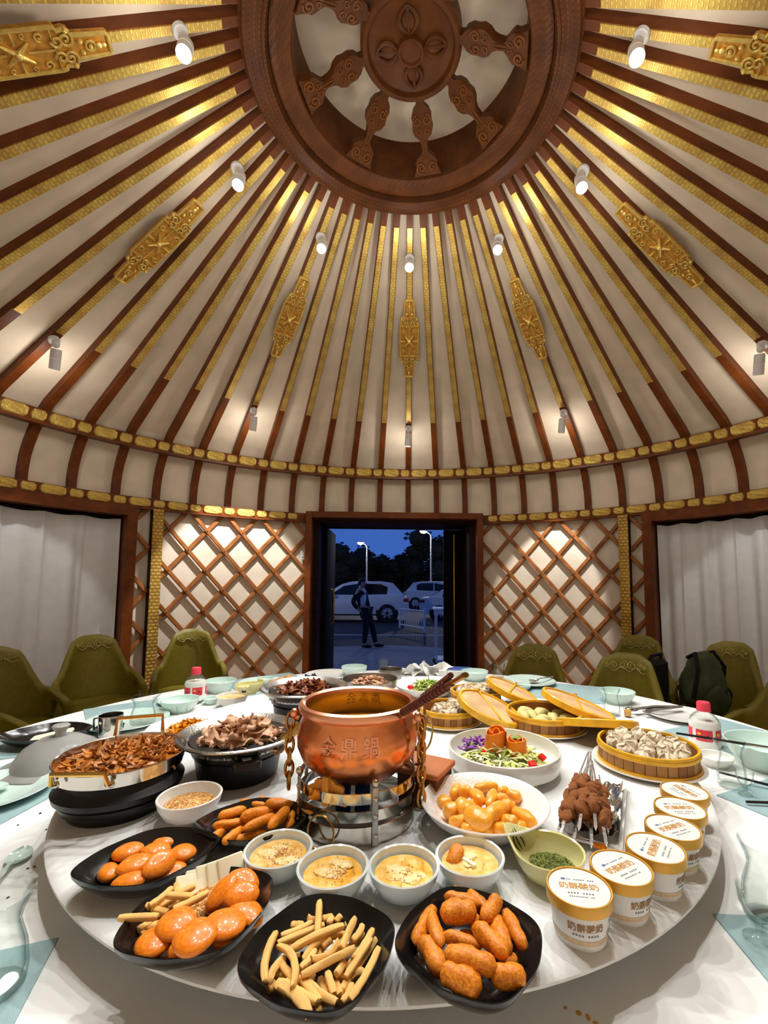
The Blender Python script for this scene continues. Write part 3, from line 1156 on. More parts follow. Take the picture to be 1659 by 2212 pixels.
# ---- trees
def tree(x, y, h, rx, rz, seed, label, dense=1500):
    rnd = random.Random(seed)
    t = thing('tree', label, 'tree', T(x, y, GZ), 'dark trees beyond the car park')
    tr = MB().tube([(0, 0, 0), (.1, 0, h * .4), (0, .1, h * .75)], [.22, .16, .06], 8)
    for k in range(5):
        a = rnd.uniform(0, 6.28)
        tr.tube([(0.05, 0, h * (.3 + .08 * k)), (math.cos(a) * rx * .5, math.sin(a) * rx * .5, h * (.45 + .09 * k))], [.08, .03], 6)
    obj('trunk', tr, bark_m, t)
    cr = MB()
    cl = []
    for k in range(9):
        a = rnd.uniform(0, 6.28)
        q = rnd.uniform(.1, .8)
        cl.append((math.cos(a) * rx * q, math.sin(a) * rx * q * .6, h - rz * rnd.uniform(.25, 1.9), rnd.uniform(.4, .62) * rx))
    for i in range(dense):
        c = cl[i % 9]
        d = Vector((rnd.gauss(0, 1), rnd.gauss(0, 1), rnd.gauss(0, 1))).normalized() * c[3] * rnd.uniform(.5, 1.05)
        p = Vector((c[0] + d.x, c[1] + d.y, max(.2, c[2] + d.z * .8)))
        s = rnd.uniform(.12, .30)
        Mx = T(*p) @ R(rnd.uniform(0, 360), 'Z') @ R(rnd.uniform(-80, 80), 'X')
        cr.add([(-s, 0, 0), (0, -s * .5, 0), (s, 0, 0), (0, s * .5, .03)], [(0, 1, 2, 3)], Mx)
    for c in cl:
        cr.ell((c[0], c[1], max(.9, c[2])), (c[3] * .8, c[3] * .8, c[3] * .62), 10, 7, None, .3, seed)
    stuff(obj('crown', cr, leaf_m, t, None, False))


spots = [(-7.6, 42, 5.3, 2.6, 1.9, 'dark leafy tree at the left edge of the doorway view'), (-5.2, 43, 4.7, 2.2, 1.7, 'low dark tree second from the left in the doorway view'), (-3.6, 45, 4.35, 1.9, 1.6, 'low dark tree behind the left street lamp'),
         (-2.0, 44, 4.25, 1.8, 1.6, 'lowest dark tree in the gap of the skyline'), (-.5, 43, 4.3, 1.8, 1.6, 'low dark tree just left of the tall tree'), (.9, 41, 5.0, 1.8, 1.8, 'dark tree leaning against the tall tree'), (2.6, 38, 6.3, 2.4, 2.3, 'tall dark tree at the right of the doorway view'), (5.2, 40, 5.6, 2.6, 2.1, 'dark tree right of the tall tree, mostly behind the door leaf')]
for i, (x, y, h, rx, rz, lb) in enumerate(spots):
    tree(x, y, h, rx, rz, i + 3, lb)
hd = MB()
for i in range(60):
    hd.ell((-11 + i * .36, 46 + .5 * math.sin(i * 1.7), GZ + 1.2), (.5, .6, 1.6 + .25 * math.sin(i * 2.3)), 8, 6, None, .4, i)
tag(obj('hedge', hd, leaf_m), 'long dark hedge under the trees beyond the parked cars', 'hedge')

# ---- white railing
A, B = Vector((-.34, 14.2, GZ)), Vector((.50, 12.9, GZ))
rl = thing('railing', 'short white metal railing in front of the saloon car', 'railing', T(*A))
D_ = B - A
for q in (0, 1):
    p = D_ * q
    obj('post', MB().rbox((p.x, p.y, .40), (.07, .07, .80), .01), white_rail, rl)
for z in (.14, .70):
    obj('rail', MB().tube([(0, 0, z), (D_.x, D_.y, z)], .022, 8), white_rail, rl)
for k in range(1, 10):
    p = D_ * (k / 10)
    obj('bar', MB().tube([(p.x, p.y, .14), (p.x, p.y, .70)], .013, 6), white_rail, rl)

# ---- trolley at the right of the door
tr = thing('service_trolley', 'white topped trolley with a scalloped cover and castors outside the door', 'trolley', T(.98, 7.05, GZ + .05))
obj('top', MB().rbox((0, 0, 1.12), (1.0, .6, .05), .02), white_rail, tr)
vl = MB()
vl.sheet(lambda u, v: Vector((-.5 + u, -.305, 1.09 - v * (.06 + .02 * math.sin(u * 40)))), lambda u, v: Vector((-.5 + u, -.30, 1.09 - v * (.06 + .02 * math.sin(u * 40)))), 60, 2)
obj('scalloped_cover', vl, white_rail, tr)
for sx in (-.44, .44):
    for sy in (-.24, .24):
        lg = obj('leg', MB().tube([(sx, sy, .10), (sx, sy, 1.1)], .016, 8), white_rail, tr)
        obj('castor', MB().torus(.035, .018, 14, 8, T(sx, sy, .053) @ R(90, 'X')), tyre_m, lg)
obj('cabinet', MB().rbox((.08, 0, .62), (.72, .48, .85), .02), black_matte, tr)
obj('shelf', MB().rbox((0, 0, .14), (.9, .5, .03), .01), white_rail, tr)

# ---- the man outside
skin_m = mat('skin', (188, 140, 116), .55, var=.05, sss=.1)
hair_m = mat('black_hair', (16, 14, 14), .6)
jacket_m = mat('dark_navy_suit', (16, 17, 24), .8, var=.15)
shirt_m = mat('white_shirt', (226, 226, 230), .8)
shoe_m = mat('black_shoes', (12, 12, 12), .35)


def skinned(name, verts, edges, radii, material, parent, root=0, sub=2):
    me = bpy.data.meshes.new(name)
    me.from_pydata([tuple(v) for v in verts], edges, [])
    ob = bpy.data.objects.new(name, me)
    COL.objects.link(ob)
    ob.modifiers.new('skin', 'SKIN')
    for i, r in enumerate(radii):
        r = r if isinstance(r, tuple) else (r, r)
        me.skin_vertices[0].data[i].radius = r
        me.skin_vertices[0].data[i].use_root = i == root
    sb = ob.modifiers.new('sub', 'SUBSURF')
    sb.levels = sub
    dg = bpy.context.evaluated_depsgraph_get()
    m2 = bpy.data.meshes.new_from_object(ob.evaluated_get(dg))
    m2.materials.clear()
    m2.materials.append(material)
    m2.shade_smooth()
    bpy.data.objects.remove(ob)
    return link(name, m2, parent)


# local axes: he faces +x; feet on z = 0; 1.70 m tall
man = thing('person', 'man in a dark suit jacket and white shirt standing outside the door, hand on hip', 'person', T(-1.22, 9.42, GZ + .05) @ R(-12))
P = [(.12, 0, .93), (.05, 0, 1.10), (0, 0, 1.30), (-.01, 0, 1.42), (0.0, 0, 1.49), (.03, 0, 1.57), (.045, 0, 1.66),
     (-.01, .19, 1.39), (-.07, .26, 1.12), (.10, .20, .98), (.16, .18, .96),
     (-.01, -.19, 1.39), (-.14, -.27, 1.14), (-.03, -.20, .96), (.02, -.17, .93),
     (.14, .09, .88), (.26, .11, .50), (.36, .11, .09), (.50, .11, .03),
     (.12, -.09, .88), (.16, -.11, .49), (.12, -.11, .09), (.26, -.11, .03)]
E_ = [(0, 1), (1, 2), (2, 3), (3, 4), (4, 5), (5, 6), (3, 7), (7, 8), (8, 9), (9, 10), (3, 11), (11, 12), (12, 13), (13, 14), (0, 15), (15, 16), (16, 17), (17, 18), (0, 19), (19, 20), (20, 21), (21, 22)]
Rr = [(.10, .14), (.10, .13), (.11, .16), (.09, .12), .052, (.085, .07), (.088, .072), .06, .045, .032, .03, .06, .045, .032, .03, .09, .06, .042, .035, .09, .06, .042, .035]
skinned('body', P, E_, Rr, skin_m, man)
J = [0, 1, 2, 3, 7, 8, 9, 11, 12, 13]
jm = {v: i for i, v in enumerate(J)}
skinned('jacket', [P[i] for i in J], [(jm[a], jm[b]) for a, b in E_ if a in jm and b in jm], [(.135, .18), (.125, .165), (.135, .185), (.10, .13), .08, .062, .05, .08, .062, .05], jacket_m, man)
J = [0, 15, 16, 17, 19, 20, 21]
jm = {v: i for i, v in enumerate(J)}
skinned('trousers', [P[i] for i in J], [(jm[a], jm[b]) for a, b in E_ if a in jm and b in jm], [(.12, .16), .11, .08, .065, .11, .08, .065], jacket_m, man)
obj('shirt_front', MB().ell((.07, -.07, 1.20), (.085, .075, .25), 14, 10), shirt_m, man)
obj('collar', MB().torus(.062, .02, 16, 6, T(.01, 0, 1.465) @ R(12, 'Y')), shirt_m, man)
hr = MB()
hr.ell((.015, 0, 1.655), (.10, .083, .088), 16, 10, None, .12, 3, -.15)
hr.ell((-.04, 0, 1.61), (.06, .078, .075), 12, 8)
obj('hair', hr, hair_m, man)
obj('nose', MB().ell((.128, 0, 1.605), (.022, .013, .020), 8, 6), skin_m, man)
obj('mouth', MB().ell((.108, 0, 1.565), (.016, .024, .008), 8, 6), skin_m, man)
for s in (-1, 1):
    obj('ear', MB().ell((.04, s * .078, 1.61), (.02, .010, .03), 8, 6), skin_m, man)
    obj('eye', MB().ell((.110, s * .03, 1.625), (.008, .014, .006), 8, 5), hair_m, man)
for p in (P[14], P[10]):
    h = MB()
    h.ell(p, (.045, .03, .04), 10, 7)
    for k in range(4):
        h.tube([(p[0] + .02, p[1] + (k - 1.5) * .014, p[2]), (p[0] + .06, p[1] + (k - 1.5) * .016, p[2] - .03), (p[0] + .075, p[1] + (k - 1.5) * .016, p[2] - .06)], [.009, .008, .007], 6)
    h.tube([(p[0], p[1] + .03, p[2]), (p[0] + .03, p[1] + .05, p[2] - .02), (p[0] + .05, p[1] + .045, p[2] - .035)], [.010, .009, .008], 6)
    obj('hand', h, skin_m, man)
for p in (P[17], P[21]):
    obj('shoe', MB().ell((p[0] + .07, p[1], .045), (.15, .052, .05), 14, 8, None, 0, 0, -.8), shoe_m, man)
# ================================================================== chairs
def sst(a, b, x):
    t = max(0, min(1, (x - a) / (b - a)))
    return t * t * (3 - 2 * t)


def chair_top(e):
    return .92 - .03 * sst(.12, .36, e) - .23 * sst(.33, .58, e) - .06 * sst(.6, 1, e)


def chair_bot(e):
    return .40 + .17 * sst(.58, .70, e) - .14 * sst(.84, .97, e)


def chair_pt(U, z, d):
    a = math.radians(112) * U
    h = max(0, z - .46)
    wx = .275 * (1 - .30 * min(1, h / .46)) + d
    c = math.cos(a)
    y = -(.25 + d) * c * (1 if c > 0 else 1.7) - .20 * h
    return Vector((wx * math.sin(a), y, z))


def make_chair():
    t = thing('dining_chair', '', 'chair', None, 'olive armchairs round the table')

    def f(d):
        def g(u, v):
            U = u * 2 - 1
            e = abs(U)
            z0, z1 = chair_bot(e), chair_top(e)
            rim = 1 - abs(v * 2 - 1) ** 8
            return chair_pt(U, z0 + (z1 - z0) * v, d * (.55 + .45 * rim) if d > 0 else d * rim)
        return g
    mb = MB().sheet(f(.022), f(-.022), 64, 16)
    obj('backrest', mb, olive, t, None, True, 80)
    c = MB()
    c.rbox((0, 0.0, .435), (.48, .47, .09), .09, None, 6)
    obj('seat', c, olive, t, None, True, 60)
    for sx in (-1, 1):
        for sy in (-1, 1):
            obj('leg', MB().tube([(sx * .17, sy * .16, .40), (sx * .22, sy * .21, 0)], [.02, .012], 8), leg_wood, t)
    e = MB()

    def onback(x, z):
        h = z - .46
        wx = .275 * (1 - .30 * h / .46) - .026
        s = min(.95, abs(x) / wx)
        return Vector((x, -(.25 - .026) * math.sqrt(1 - s * s) - .20 * h + .003, z))
    for cx, r, d in ((-.07, .022, 1), (-.028, .026, -1), (.02, .028, 1), (.066, .022, -1), (-.10, .012, 1), (.098, .012, -1)):
        p = []
        for i in range(20):
            q = i / 19
            a = d * q * 1.6 * 2 * PI + PI / 2
            rr = r * (1 - .8 * q)
            p.append(onback(cx + rr * math.cos(a), .855 + rr * .9 * math.sin(a)))
        e.tube(p, .0022, 5)
    e.tube([onback(-.11 + .22 * i / 16, .833 - .012 * math.sin(i * 1.1)) for i in range(17)], .0022, 5)
    obj('embroidery', e, olive_thread, t)
    return t


def chair_at(x, y, face):
    """backrest top at x, y; chair looks towards the point face"""
    d = Vector((face[0] - x, face[1] - y, 0)).normalized()
    ang = math.degrees(math.atan2(-d.x, d.y))
    return T(x + d.x * .33, y + d.y * .33, 0) @ R(ang)


ch = make_chair()
ctr = (LC[0], LC[1])
chairs = [(-1.86, 1.80, (-.5, -.9), 'brightly lit olive armchair in front of the left lattice wall'), (-2.40, 1.36, (-.4, -.6), 'dark olive armchair in front of the left curtain, left of the bright one'), (-2.60, .74, (-.3, -.5), 'shadowed olive armchair at the left edge of the picture'),
          (-2.36, .10, (-.3, -.4), 'armchair mostly cut off at the left behind the black plate'), (.86, 1.00, (.1, -.9), 'olive armchair pushed up to the table in front of the right lattice wall'), (1.31, .63, (.1, -.9), 'olive armchair pushed up to the table behind the teal bowl and carafe'),
          (1.83, 1.50, (.4, -.4), 'olive armchair standing behind another beside the right gilded post'), (2.32, 1.16, (.2, -.2), 'olive armchair in front of the right curtain with bags on its seat'), (2.10, .28, (.1, -.5), 'shadowed olive armchair cut off at the right edge')]
for i, (x, y, f, lb) in enumerate(chairs):
    if i == 0:
        ch.matrix_local = chair_at(x, y, f)
        ch['label'] = lb
    else:
        dup(ch, chair_at(x, y, f), lb)

# ---- bags on the chair
bag_green = mat('dark_green_canvas', (70, 84, 58), .85, var=.25, ns=8, bump=.6, bs=14, dist=.03)
bag_black = mat('black_canvas', (14, 13, 13), .8, var=.3, bump=.4, bs=18, dist=.02)
bp = thing('backpack', 'dark green crumpled backpack on the chair by the right curtain', 'backpack', T(1.94, .93, .485) @ R(28))
b = MB()
b.ell((0, 0, .18), (.165, .11, .20), 28, 20, None, .35, 4, -.92)
obj('pack_body', b, bag_green, bp, None, True, 80)
b = MB()
b.ell((0, -.085, .12), (.12, .05, .10), 18, 12, None, .3, 9)
obj('front_pocket', b, bag_green, bp, None, True, 80)
b = MB().torus(.03, .006, 16, 6, T(.05, -.13, .15) @ R(80, 'X'))
obj('badge', b, bag_black, bp)
for s in (-1, 1):
    obj('strap', MB().tube([(s * .07, .05, .36), (s * .10, -.02, .40), (s * .15, -.06, .30), (s * .16, -.03, .12)], .013, 6), bag_black, bp)
bb = thing('handbag', 'black bag leaning beside the green backpack on the chair', 'bag', T(1.66, 1.0, .485) @ R(35))
obj('bag_body', MB().rbox((0, 0, .17), (.22, .12, .34), .05, None, 4), bag_black, bb)
obj('strap', MB().tube([(-.09, 0, .32), (-.06, -.02, .37), (.06, -.02, .37), (.09, 0, .32)], .012, 6), bag_black, bb)

# ================================================================== table
TR = 1.5
tb = thing('dining_table', 'large round dining table under a white tablecloth', 'table', T(LC[0], LC[1], 0))
m_ = MB()
m_.cap = True
m_.lathe([(.001, .725), (TR - .02, .725), (TR - .01, .735), (TR - .01, .762), (TR - .02, .770), (.001, .770)], 96)
obj('tabletop', m_, leg_wood, tb)
m_ = MB()
m_.lathe([(.001, 0), (.62, 0), (.62, .03), (.30, .06), (.26, .30), (.34, .70), (.5, .725), (.001, .725)], 48)
obj('pedestal', m_, leg_wood, tb)
mb = MB()


def skirt(d):
    def f(u, v):
        a = u * 2 * PI
        q = max(0, (v - .55) / .45)
        if v <= .5:
            r = (TR + .002) * v / .5
            z = TZ
        else:
            r = TR + .004 + .035 * q * math.sin(a * 22) + .03 * q
            z = TZ - .004 - .16 * (v - .5) / .5
        return Vector((LC[0] + (r - d) * math.sin(a) if v > .5 else LC[0] + r * math.sin(a), LC[1] + (r - d) * math.cos(a) if v > .5 else LC[1] + r * math.cos(a), z - (d if v <= .5 else 0)))
    return f


mb.grid(skirt(0), 176, 12)
tag(obj('tablecloth', mb, tablecloth_m, None, None, True, 60), 'white cloth spread over the large round table', 'tablecloth')

lz = thing('turntable', 'large round turntable covered in white cloth, carrying the dishes', 'turntable', T(LC[0], LC[1], 0))
m_ = MB()
m_.lathe([(.001, LZ), (.815, LZ), (.826, LZ - .002), (.831, LZ - .006), (.831, LZ - .010), (.826, LZ - .014), (.001, LZ - .014)], 160)
obj('turntable_top', m_, lazy_m, lz)
m_ = MB()
m_.lathe([(.001, TZ), (.28, TZ), (.28, LZ - .014), (.001, LZ - .014)], 48)
obj('turntable_base', m_, steel_brushed, lz)


# ---- place mats
def placemat(p, e1, l1, l2, flip, label):
    e1 = Vector((*e1, 0)).normalized()
    e2 = Vector((-e1.y, e1.x, 0)) * flip
    p = Vector((p[0], p[1], 0))
    q = [p, p + e1 * l1, p + e1 * l1 + e2 * l2, p + e2 * l2]
    a = sum(q[i].x * q[(i + 1) % 4].y - q[(i + 1) % 4].x * q[i].y for i in range(4))
    if a < 0:
        q.reverse()
    return tag(obj('placemat', MB().prism([(v.x, v.y) for v in q], TZ + .0003, TZ + .0028), mat_teal), label, 'placemat', 'teal placemats')


placemat((.54, -1.261), (-.06, -1), .40, .30, 1, 'pale teal placemat under the stemmed glass at the lower right edge')
placemat((-.56, -1.322), (.34, -.93), .40, .30, -1, 'pale teal placemat under the glass carafe at the lower left edge')
placemat((.844, -.824), (.42, -.9), .36, .30, 1, 'pale teal placemat under the carafe and shot glass at the right')
placemat((-.925, -.66), (-.10, -1), .36, .32, -1, 'pale teal placemat under the round plate at the left edge')
placemat((-1.10, -.52), (-.42, .90), .20, .30, 1, 'pale teal placemat under the black plate of cheese at the left')
placemat((-1.0, -.06), (-.62, .78), .26, .34, 1, 'pale teal placemat beside the large celadon bowl at the left')
placemat((-.80, .17), (-.62, .78), .40, .40, -1, 'pale teal placemat behind the deep celadon bowl, before the bright chair')
placemat((.53, .22), (.75, -.30), .42, .36, 1, 'pale teal placemat before the chair at the right lattice wall')
placemat((.99, -.30), (.42, -.9), .40, .36, 1, 'pale teal placemat behind the red-capped bottle at the right')


# ================================================================== crockery
def lathe_obj(name, prof, material, parent, M=None, n=40, mod=None, ang=40):
    m_ = MB()
    m_.lathe(prof, n, None, mod=mod)
    return obj(name, m_, material, parent, M, True, ang)


def bowl_prof(r, h, foot=.45, t=.003):
    f = foot * r
    return [(.001, .006), (f * .8, .006), (r * .72, h * .34), (r * .93, h * .74), (r - t, h), (r, h + .0015), (r + t * .6, h), (r * .97, h * .70), (r * .78, h * .28), (f * 1.05, .006), (f, 0), (f * .85, 0), (f * .8, .002), (.001, .002)]


def cup_prof(r, h, t=.003):
    return [(.001, .005), (r * .62, .005), (r * .84, h * .25), (r * .93, h * .7), (r - t, h), (r, h + .001), (r + t * .4, h), (r * .96, h * .7), (r * .88, h * .22), (r * .68, .002), (r * .66, 0), (.001, 0)]


def plate_prof(r, h=.018, t=.003):
    return [(.001, .004), (r * .60, .004), (r * .72, h * .45), (r - t, h), (r, h + .001), (r + .001, h - .002), (r * .74, h * .25), (r * .6, .0), (.001, .0)]


def crock(name, label, cat, prof, material, x, y, z, group=None, n=40, rz=0):
    return tag(lathe_obj(name, prof, material, None, T(x, y, z) @ R(rz), n), label, cat, group)


TG = 'celadon table settings'
crock('celadon_bowl', 'large celadon bowl left of the red-capped bottle, behind the white plate', 'bowl', bowl_prof(.077, .052, .62), celadon, -1.00, -.075, TZ, TG)
crock('celadon_bowl', 'deep celadon bowl behind the red-capped bottle at the left', 'bowl', bowl_prof(.076, .058, .66), celadon, -.966, .262, TZ, TG)
crock('celadon_cup', 'small celadon cup right of the red-capped bottle at the left', 'cup', bowl_prof(.036, .028, .6), celadon, -.913, .04, TZ, TG)
crock('celadon_bowl', 'celadon bowl at the far side of the table left of the small glass', 'bowl', bowl_prof(.076, .055, .66), celadon, -.325, .66, TZ, TG)
crock('celadon_bowl', 'celadon bowl at the far side right of the blue topped box', 'bowl', bowl_prof(.078, .052, .62), celadon, .385, .56, TZ, TG)
crock('celadon_bowl', 'celadon bowl behind the tall carafe, at the right chair', 'bowl', bowl_prof(.078, .055, .66), celadon, 1.0, .10, TZ, TG)
crock('celadon_bowl', 'large celadon bowl cut off at the right edge', 'bowl', bowl_prof(.115, .075, .66), celadon, 1.14, -.63, TZ, TG)
crock('celadon_dish', 'small celadon dish before the far right plate', 'dish', bowl_prof(.05, .03, .6), celadon, .60, .33, TZ, TG)
crock('celadon_cup', 'small white dish behind the big steamer at the right', 'dish', bowl_prof(.05, .03, .7), white_por, .98, -.62, TZ, TG)
crock('dinner_plate', 'celadon dinner plate cut off at the left edge', 'plate', plate_prof(.135, .022), celadon, -1.10, -.86, TZ + .003, TG)
crock('dinner_plate', 'white plate at the far side behind the dark meat pieces', 'plate', plate_prof(.14, .02), white_por, -.47, .62, TZ, TG)
crock('dinner_plate', 'celadon plate with a small cup before the bright olive chair', 'plate', plate_prof(.12, .02), celadon, -.80, .40, TZ + .003, TG)
crock('celadon_cup', 'small celadon cup on the plate before the bright olive chair', 'cup', bowl_prof(.045, .032, .6), celadon, -.775, .40, TZ + .009, TG)
crock('dinner_plate', 'celadon plate holding a spoon at the far right before the chair', 'plate', plate_prof(.14, .02), celadon, .68, .47, TZ + .003, TG)
crock('dinner_plate', 'long white plate with tongs at the right behind the bottle', 'plate', plate_prof(.13, .016), white_por, 1.16, -.13, TZ + .003, TG)
crock('dinner_plate', 'celadon plate under the carafe at the left behind the steel cup', 'plate', plate_prof(.15, .02), celadon, -1.12, -.25, TZ, TG)
crock('dinner_plate', 'white side plate half under the chopsticks at the right edge', 'plate', plate_prof(.11, .016), celadon, 1.10, -.86, TZ + .003, TG)
crock('dinner_plate', 'celadon plate under the small orange-filled dish at the left back', 'plate', plate_prof(.10, .016), celadon, -1.06, .06, TZ, TG)


def carafe(x, y, z, h, r, label, rz=0):
    prof = [(.001, .008), (r * .80, .008), (r * .86, .012), (r * .92, h * .18), (r * .86, h * .42), (r * .66, h * .68), (r * .74, h * .82), (r * .98, h), (r, h + .001), (r + .0015, h), (r * .80, h * .81), (r * .72, h * .68), (r * .93, h * .42), (r, h * .18), (r * .96, .003), (r * .9, 0), (.001, 0)]

    m_ = MB()
    m_.lathe(prof, 48)
    # pouring lip
    vs = []
    for (px, py, pz) in m_.v:
        if pz > h * .72 and px > 0:
            q = (pz - h * .72) / (h * .28)
            s = math.exp(-(py / (r * .35)) ** 2)
            px += q * s * r * .35
            pz += q * s * h * .03
        vs.append((px, py, pz))
    m_.v = vs
    return tag(obj('glass_carafe', m_, glass_m, None, T(x, y, z) @ R(rz), True, 50), label, 'carafe', 'clear glass carafes')


carafe(-.585, -1.418, TZ + .003, .125, .044, 'clear glass carafe at the lower left edge on the teal mat', 150)
carafe(.635, -1.27, TZ + .003, .122, .042, 'clear glass carafe at the lower right edge on the teal mat', -60)
carafe(.925, -.77, TZ + .003, .125, .036, 'clear glass carafe right of the yogurt cups by the shot glass', 180)
carafe(.885, -.10, TZ, .112, .034, 'clear glass carafe behind the steamers, before the olive chair', 60)
carafe(-1.03, -.30, TZ + .02, .10, .045, 'clear glass carafe beside the steel cup at the left', 40)


def stemglass(x, y, z, h, r, label):
    prof = [(.001, h * .42), (r * .5, h * .46), (r * .92, h * .7), (r, h), (r + .001, h + .0008), (r + .002, h), (r * .98, h * .69), (r * .55, h * .42), (.005, h * .36), (.004, h * .12), (r * .5, .006), (r * .85, .002), (r * .85, 0), (.001, 0)]
    return tag(lathe_obj('stem_glass', prof, glass_m, None, T(x, y, z), 36), label, 'glass', 'small liquor glasses')


stemglass(.578, -1.318, TZ + .003, .078, .027, 'small stemmed liquor glass before the carafe at the lower right')
stemglass(.922, -.825, TZ + .003, .062, .020, 'small stemmed shot glass before the carafe at the right')
stemglass(-.62, -1.46, TZ + .003, .07, .022, 'small glass just in front of the carafe at the lower left')
stemglass(-1.29, -.66, TZ, .055, .022, 'small empty glass lying beyond the frosted lid at the left')


def tumbler(x, y, z, h, r, label, fill=None):
    t = thing('glass_tumbler', label, 'glass', T(x, y, z), 'small glasses of the far settings')
    lathe_obj('glass', [(.001, .006), (r * .72, .006), (r * .8, h * .5), (r, h), (r + .0015, h + .0006), (r + .002, h), (r * .88, h * .5), (r * .8, 0), (.001, 0)], glass_m, t, None, 28)
    if fill:
        lathe_obj('drink', [(.001, .0062), (r * .70, .0062), (r * .78, h * .55), (.001, h * .55)], fill, t, None, 24)
    return t


juice = mat('orange_juice', (250, 170, 20), .2, var=.05, sss=.2)
tumbler(.94, -.126, TZ, .052, .017, 'little glass of orange juice beside the tall carafe', juice)
tumbler(.535, .62, TZ, .085, .037, 'empty glass beside the celadon bowl at the far right')
tumbler(-.155, .76, TZ, .08, .036, 'empty glass at the far side straight before the doorway')
tumbler(-.93, -.20, TZ + .004, .05, .02, 'tiny glass right of the carafe at the left')

# steel cup
st = thing('steel_cup', 'shiny stainless steel cup behind the mushroom pan', 'cup', T(-1.10, -.385, TZ))
lathe_obj('cup_body', [(.001, .004), (.034, .004), (.038, .075), (.040, .076), (.0405, .074), (.037, 0), (.001, 0)], steel, st)
obj('cup_handle', MB().tube([(-.038, 0, .065), (-.062, 0, .06), (-.062, 0, .022), (-.037, 0, .018)], .004, 8), steel, st)
st = thing('steel_cup', 'dark steel pot at the far side before the doorway glass', 'cup', T(-.10, .52, TZ))
lathe_obj('cup_body', [(.001, .004), (.06, .004), (.064, .07), (.066, .071), (.0665, .07), (.062, 0), (.001, 0)], steel_brushed, st)


# ---- bottles
def bottle(x, y, z, rz, label):
    t = thing('drink_bottle', label, 'bottle', T(x, y, z) @ R(rz), 'milk drink bottles')
    r = .050
    lathe_obj('bottle_body', [(.001, 0), (r * .88, 0), (r * .97, .006), (r, .018), (r * .955, .026), (r * .955, .068), (r, .076), (r * .95, .088), (.001, .088)], bottle_pl, t)
    lathe_obj('bottle_shoulder', [(r * .95, .088), (r * .82, .100), (r * .60, .112), (r * .36, .119), (r * .33, .124), (r * .33, .132), (r * .30, .132), (r * .30, .123), (r * .33, .117), (r * .57, .110), (r * .78, .0985), (r * .92, .088)], glass_m, t)
    lathe_obj('cap', [(.001, .152), (r * .38, .152), (r * .43, .148), (r * .43, .126), (r * .46, .122), (r * .36, .121), (.001, .125)], red_cap, t, None, 32)
    for a0, a1 in ((118, 172), (184, 245), (262, 330), (20, 95)):
        lb_ = MB()
        lb_.lathe([(r * .960, .028), (r * .972, .030), (r * .972, .064), (r * .960, .066)], 16, None, math.radians(a0), math.radians(a1))
        lo = obj('label_panel', lb_, red_label, t)
        if a0 in (118, 184):
            am = math.radians(a1 - 12)
            mk = MB().ell((0, 0, 0), (.006, .0012, .0045), 14, 6)
            obj('yellow_mark', mk, mat_yellow, lo, T(r * .975 * math.sin(am), r * .975 * math.cos(am), .052) @ R(-math.degrees(am)))
            mk = MB()
            for k in range(3):
                aa = math.radians(a0 + 9 + 9 * k)
                mk.box((0, 0, 0), (.005, .0015, .006), T(r * .974 * math.sin(aa), r * .974 * math.cos(aa), .040 + .006 * (k % 2)) @ R(-math.degrees(aa)))
            obj('dark_red_marks', mk, dark_red, lo)
    return t


dark_red = mat('dark_red_print', (120, 14, 20), .5)
mat_yellow = mat('yellow_print', (250, 190, 40), .5)
bottle(-1.02, .11, TZ, 0, 'milk drink bottle with a red cap before the bright olive chair')
bottle(1.055, -.455, TZ, 0, 'milk drink bottle with a red cap at the right of the dumpling steamer')


# ---- cutlery, chopsticks
def stick(name, p1, p2, r1, r2, material, label, cat, group=None):
    p1, p2 = Vector(p1), Vector(p2)
    c = (p1 + p2) / 2
    return tag(obj(name, MB().tube([p1 - c, p2 - c], [r1, r2], 8), material, None, T(*c)), label, cat, group)


c0 = at(1462, 1584, .905)
cs = thing('chopstick', 'black chopstick with a silver end lying across the red-capped bottle at the right', 'chopstick', T(*c0), 'black chopsticks')
obj('shaft', MB().tube([(0, 0, 0), at(1608, 1607, .865) - c0], [.0032, .0042], 8), chopstick_m, cs)
obj('end_piece', MB().tube([at(1608, 1607, .865) - c0, at(1665, 1616, .849) - c0], .0045, 8), steel, cs)
stick('chopstick', at(1553, 1668, TZ + .02), at(1700, 1706, TZ + .012), .0030, .0042, chopstick_m, 'black chopstick passing behind the carafe at the right', 'chopstick', 'black chopsticks')
stick('chopstick', at(1612, 1732, TZ + .01), at(1720, 1736, TZ + .012), .0034, .0042, chopstick_m, 'black chopstick by the foot of the shot glass', 'chopstick', 'black chopsticks')
stick('chopstick', at(1360, 1533, TZ + .02), at(1450, 1526, TZ + .02), .004, .004, chopstick_m, 'black chopstick at the far right behind the tongs', 'chopstick', 'black chopsticks')


def spoon(x, y, z, rz, material, label, L=.13, r=.022):
    t = thing('spoon', label, 'spoon', T(x, y, z) @ R(rz))
    b_ = MB()
    b_.sheet(lambda u, v: Vector(((u - .5) * 2 * r * math.sqrt(max(0.02, 1 - (2 * v - 1) ** 2)), (v - .5) * 2.6 * r, .004 + .010 * ((2 * u - 1) ** 2 + (2 * v - 1) ** 2) * .5)), lambda u, v: Vector(((u - .5) * 2 * r * math.sqrt(max(0.02, 1 - (2 * v - 1) ** 2)), (v - .5) * 2.6 * r, .0015 + .010 * ((2 * u - 1) ** 2 + (2 * v - 1) ** 2) * .5)), 10, 12)
    obj('spoon_bowl', b_, material, t)
    obj('spoon_handle', MB().tube([(0, r * 1.2, .010), (0, r * 2, .016), (0, L, .020)], [.005, .004, .006], 8, flat=.5), material, t)


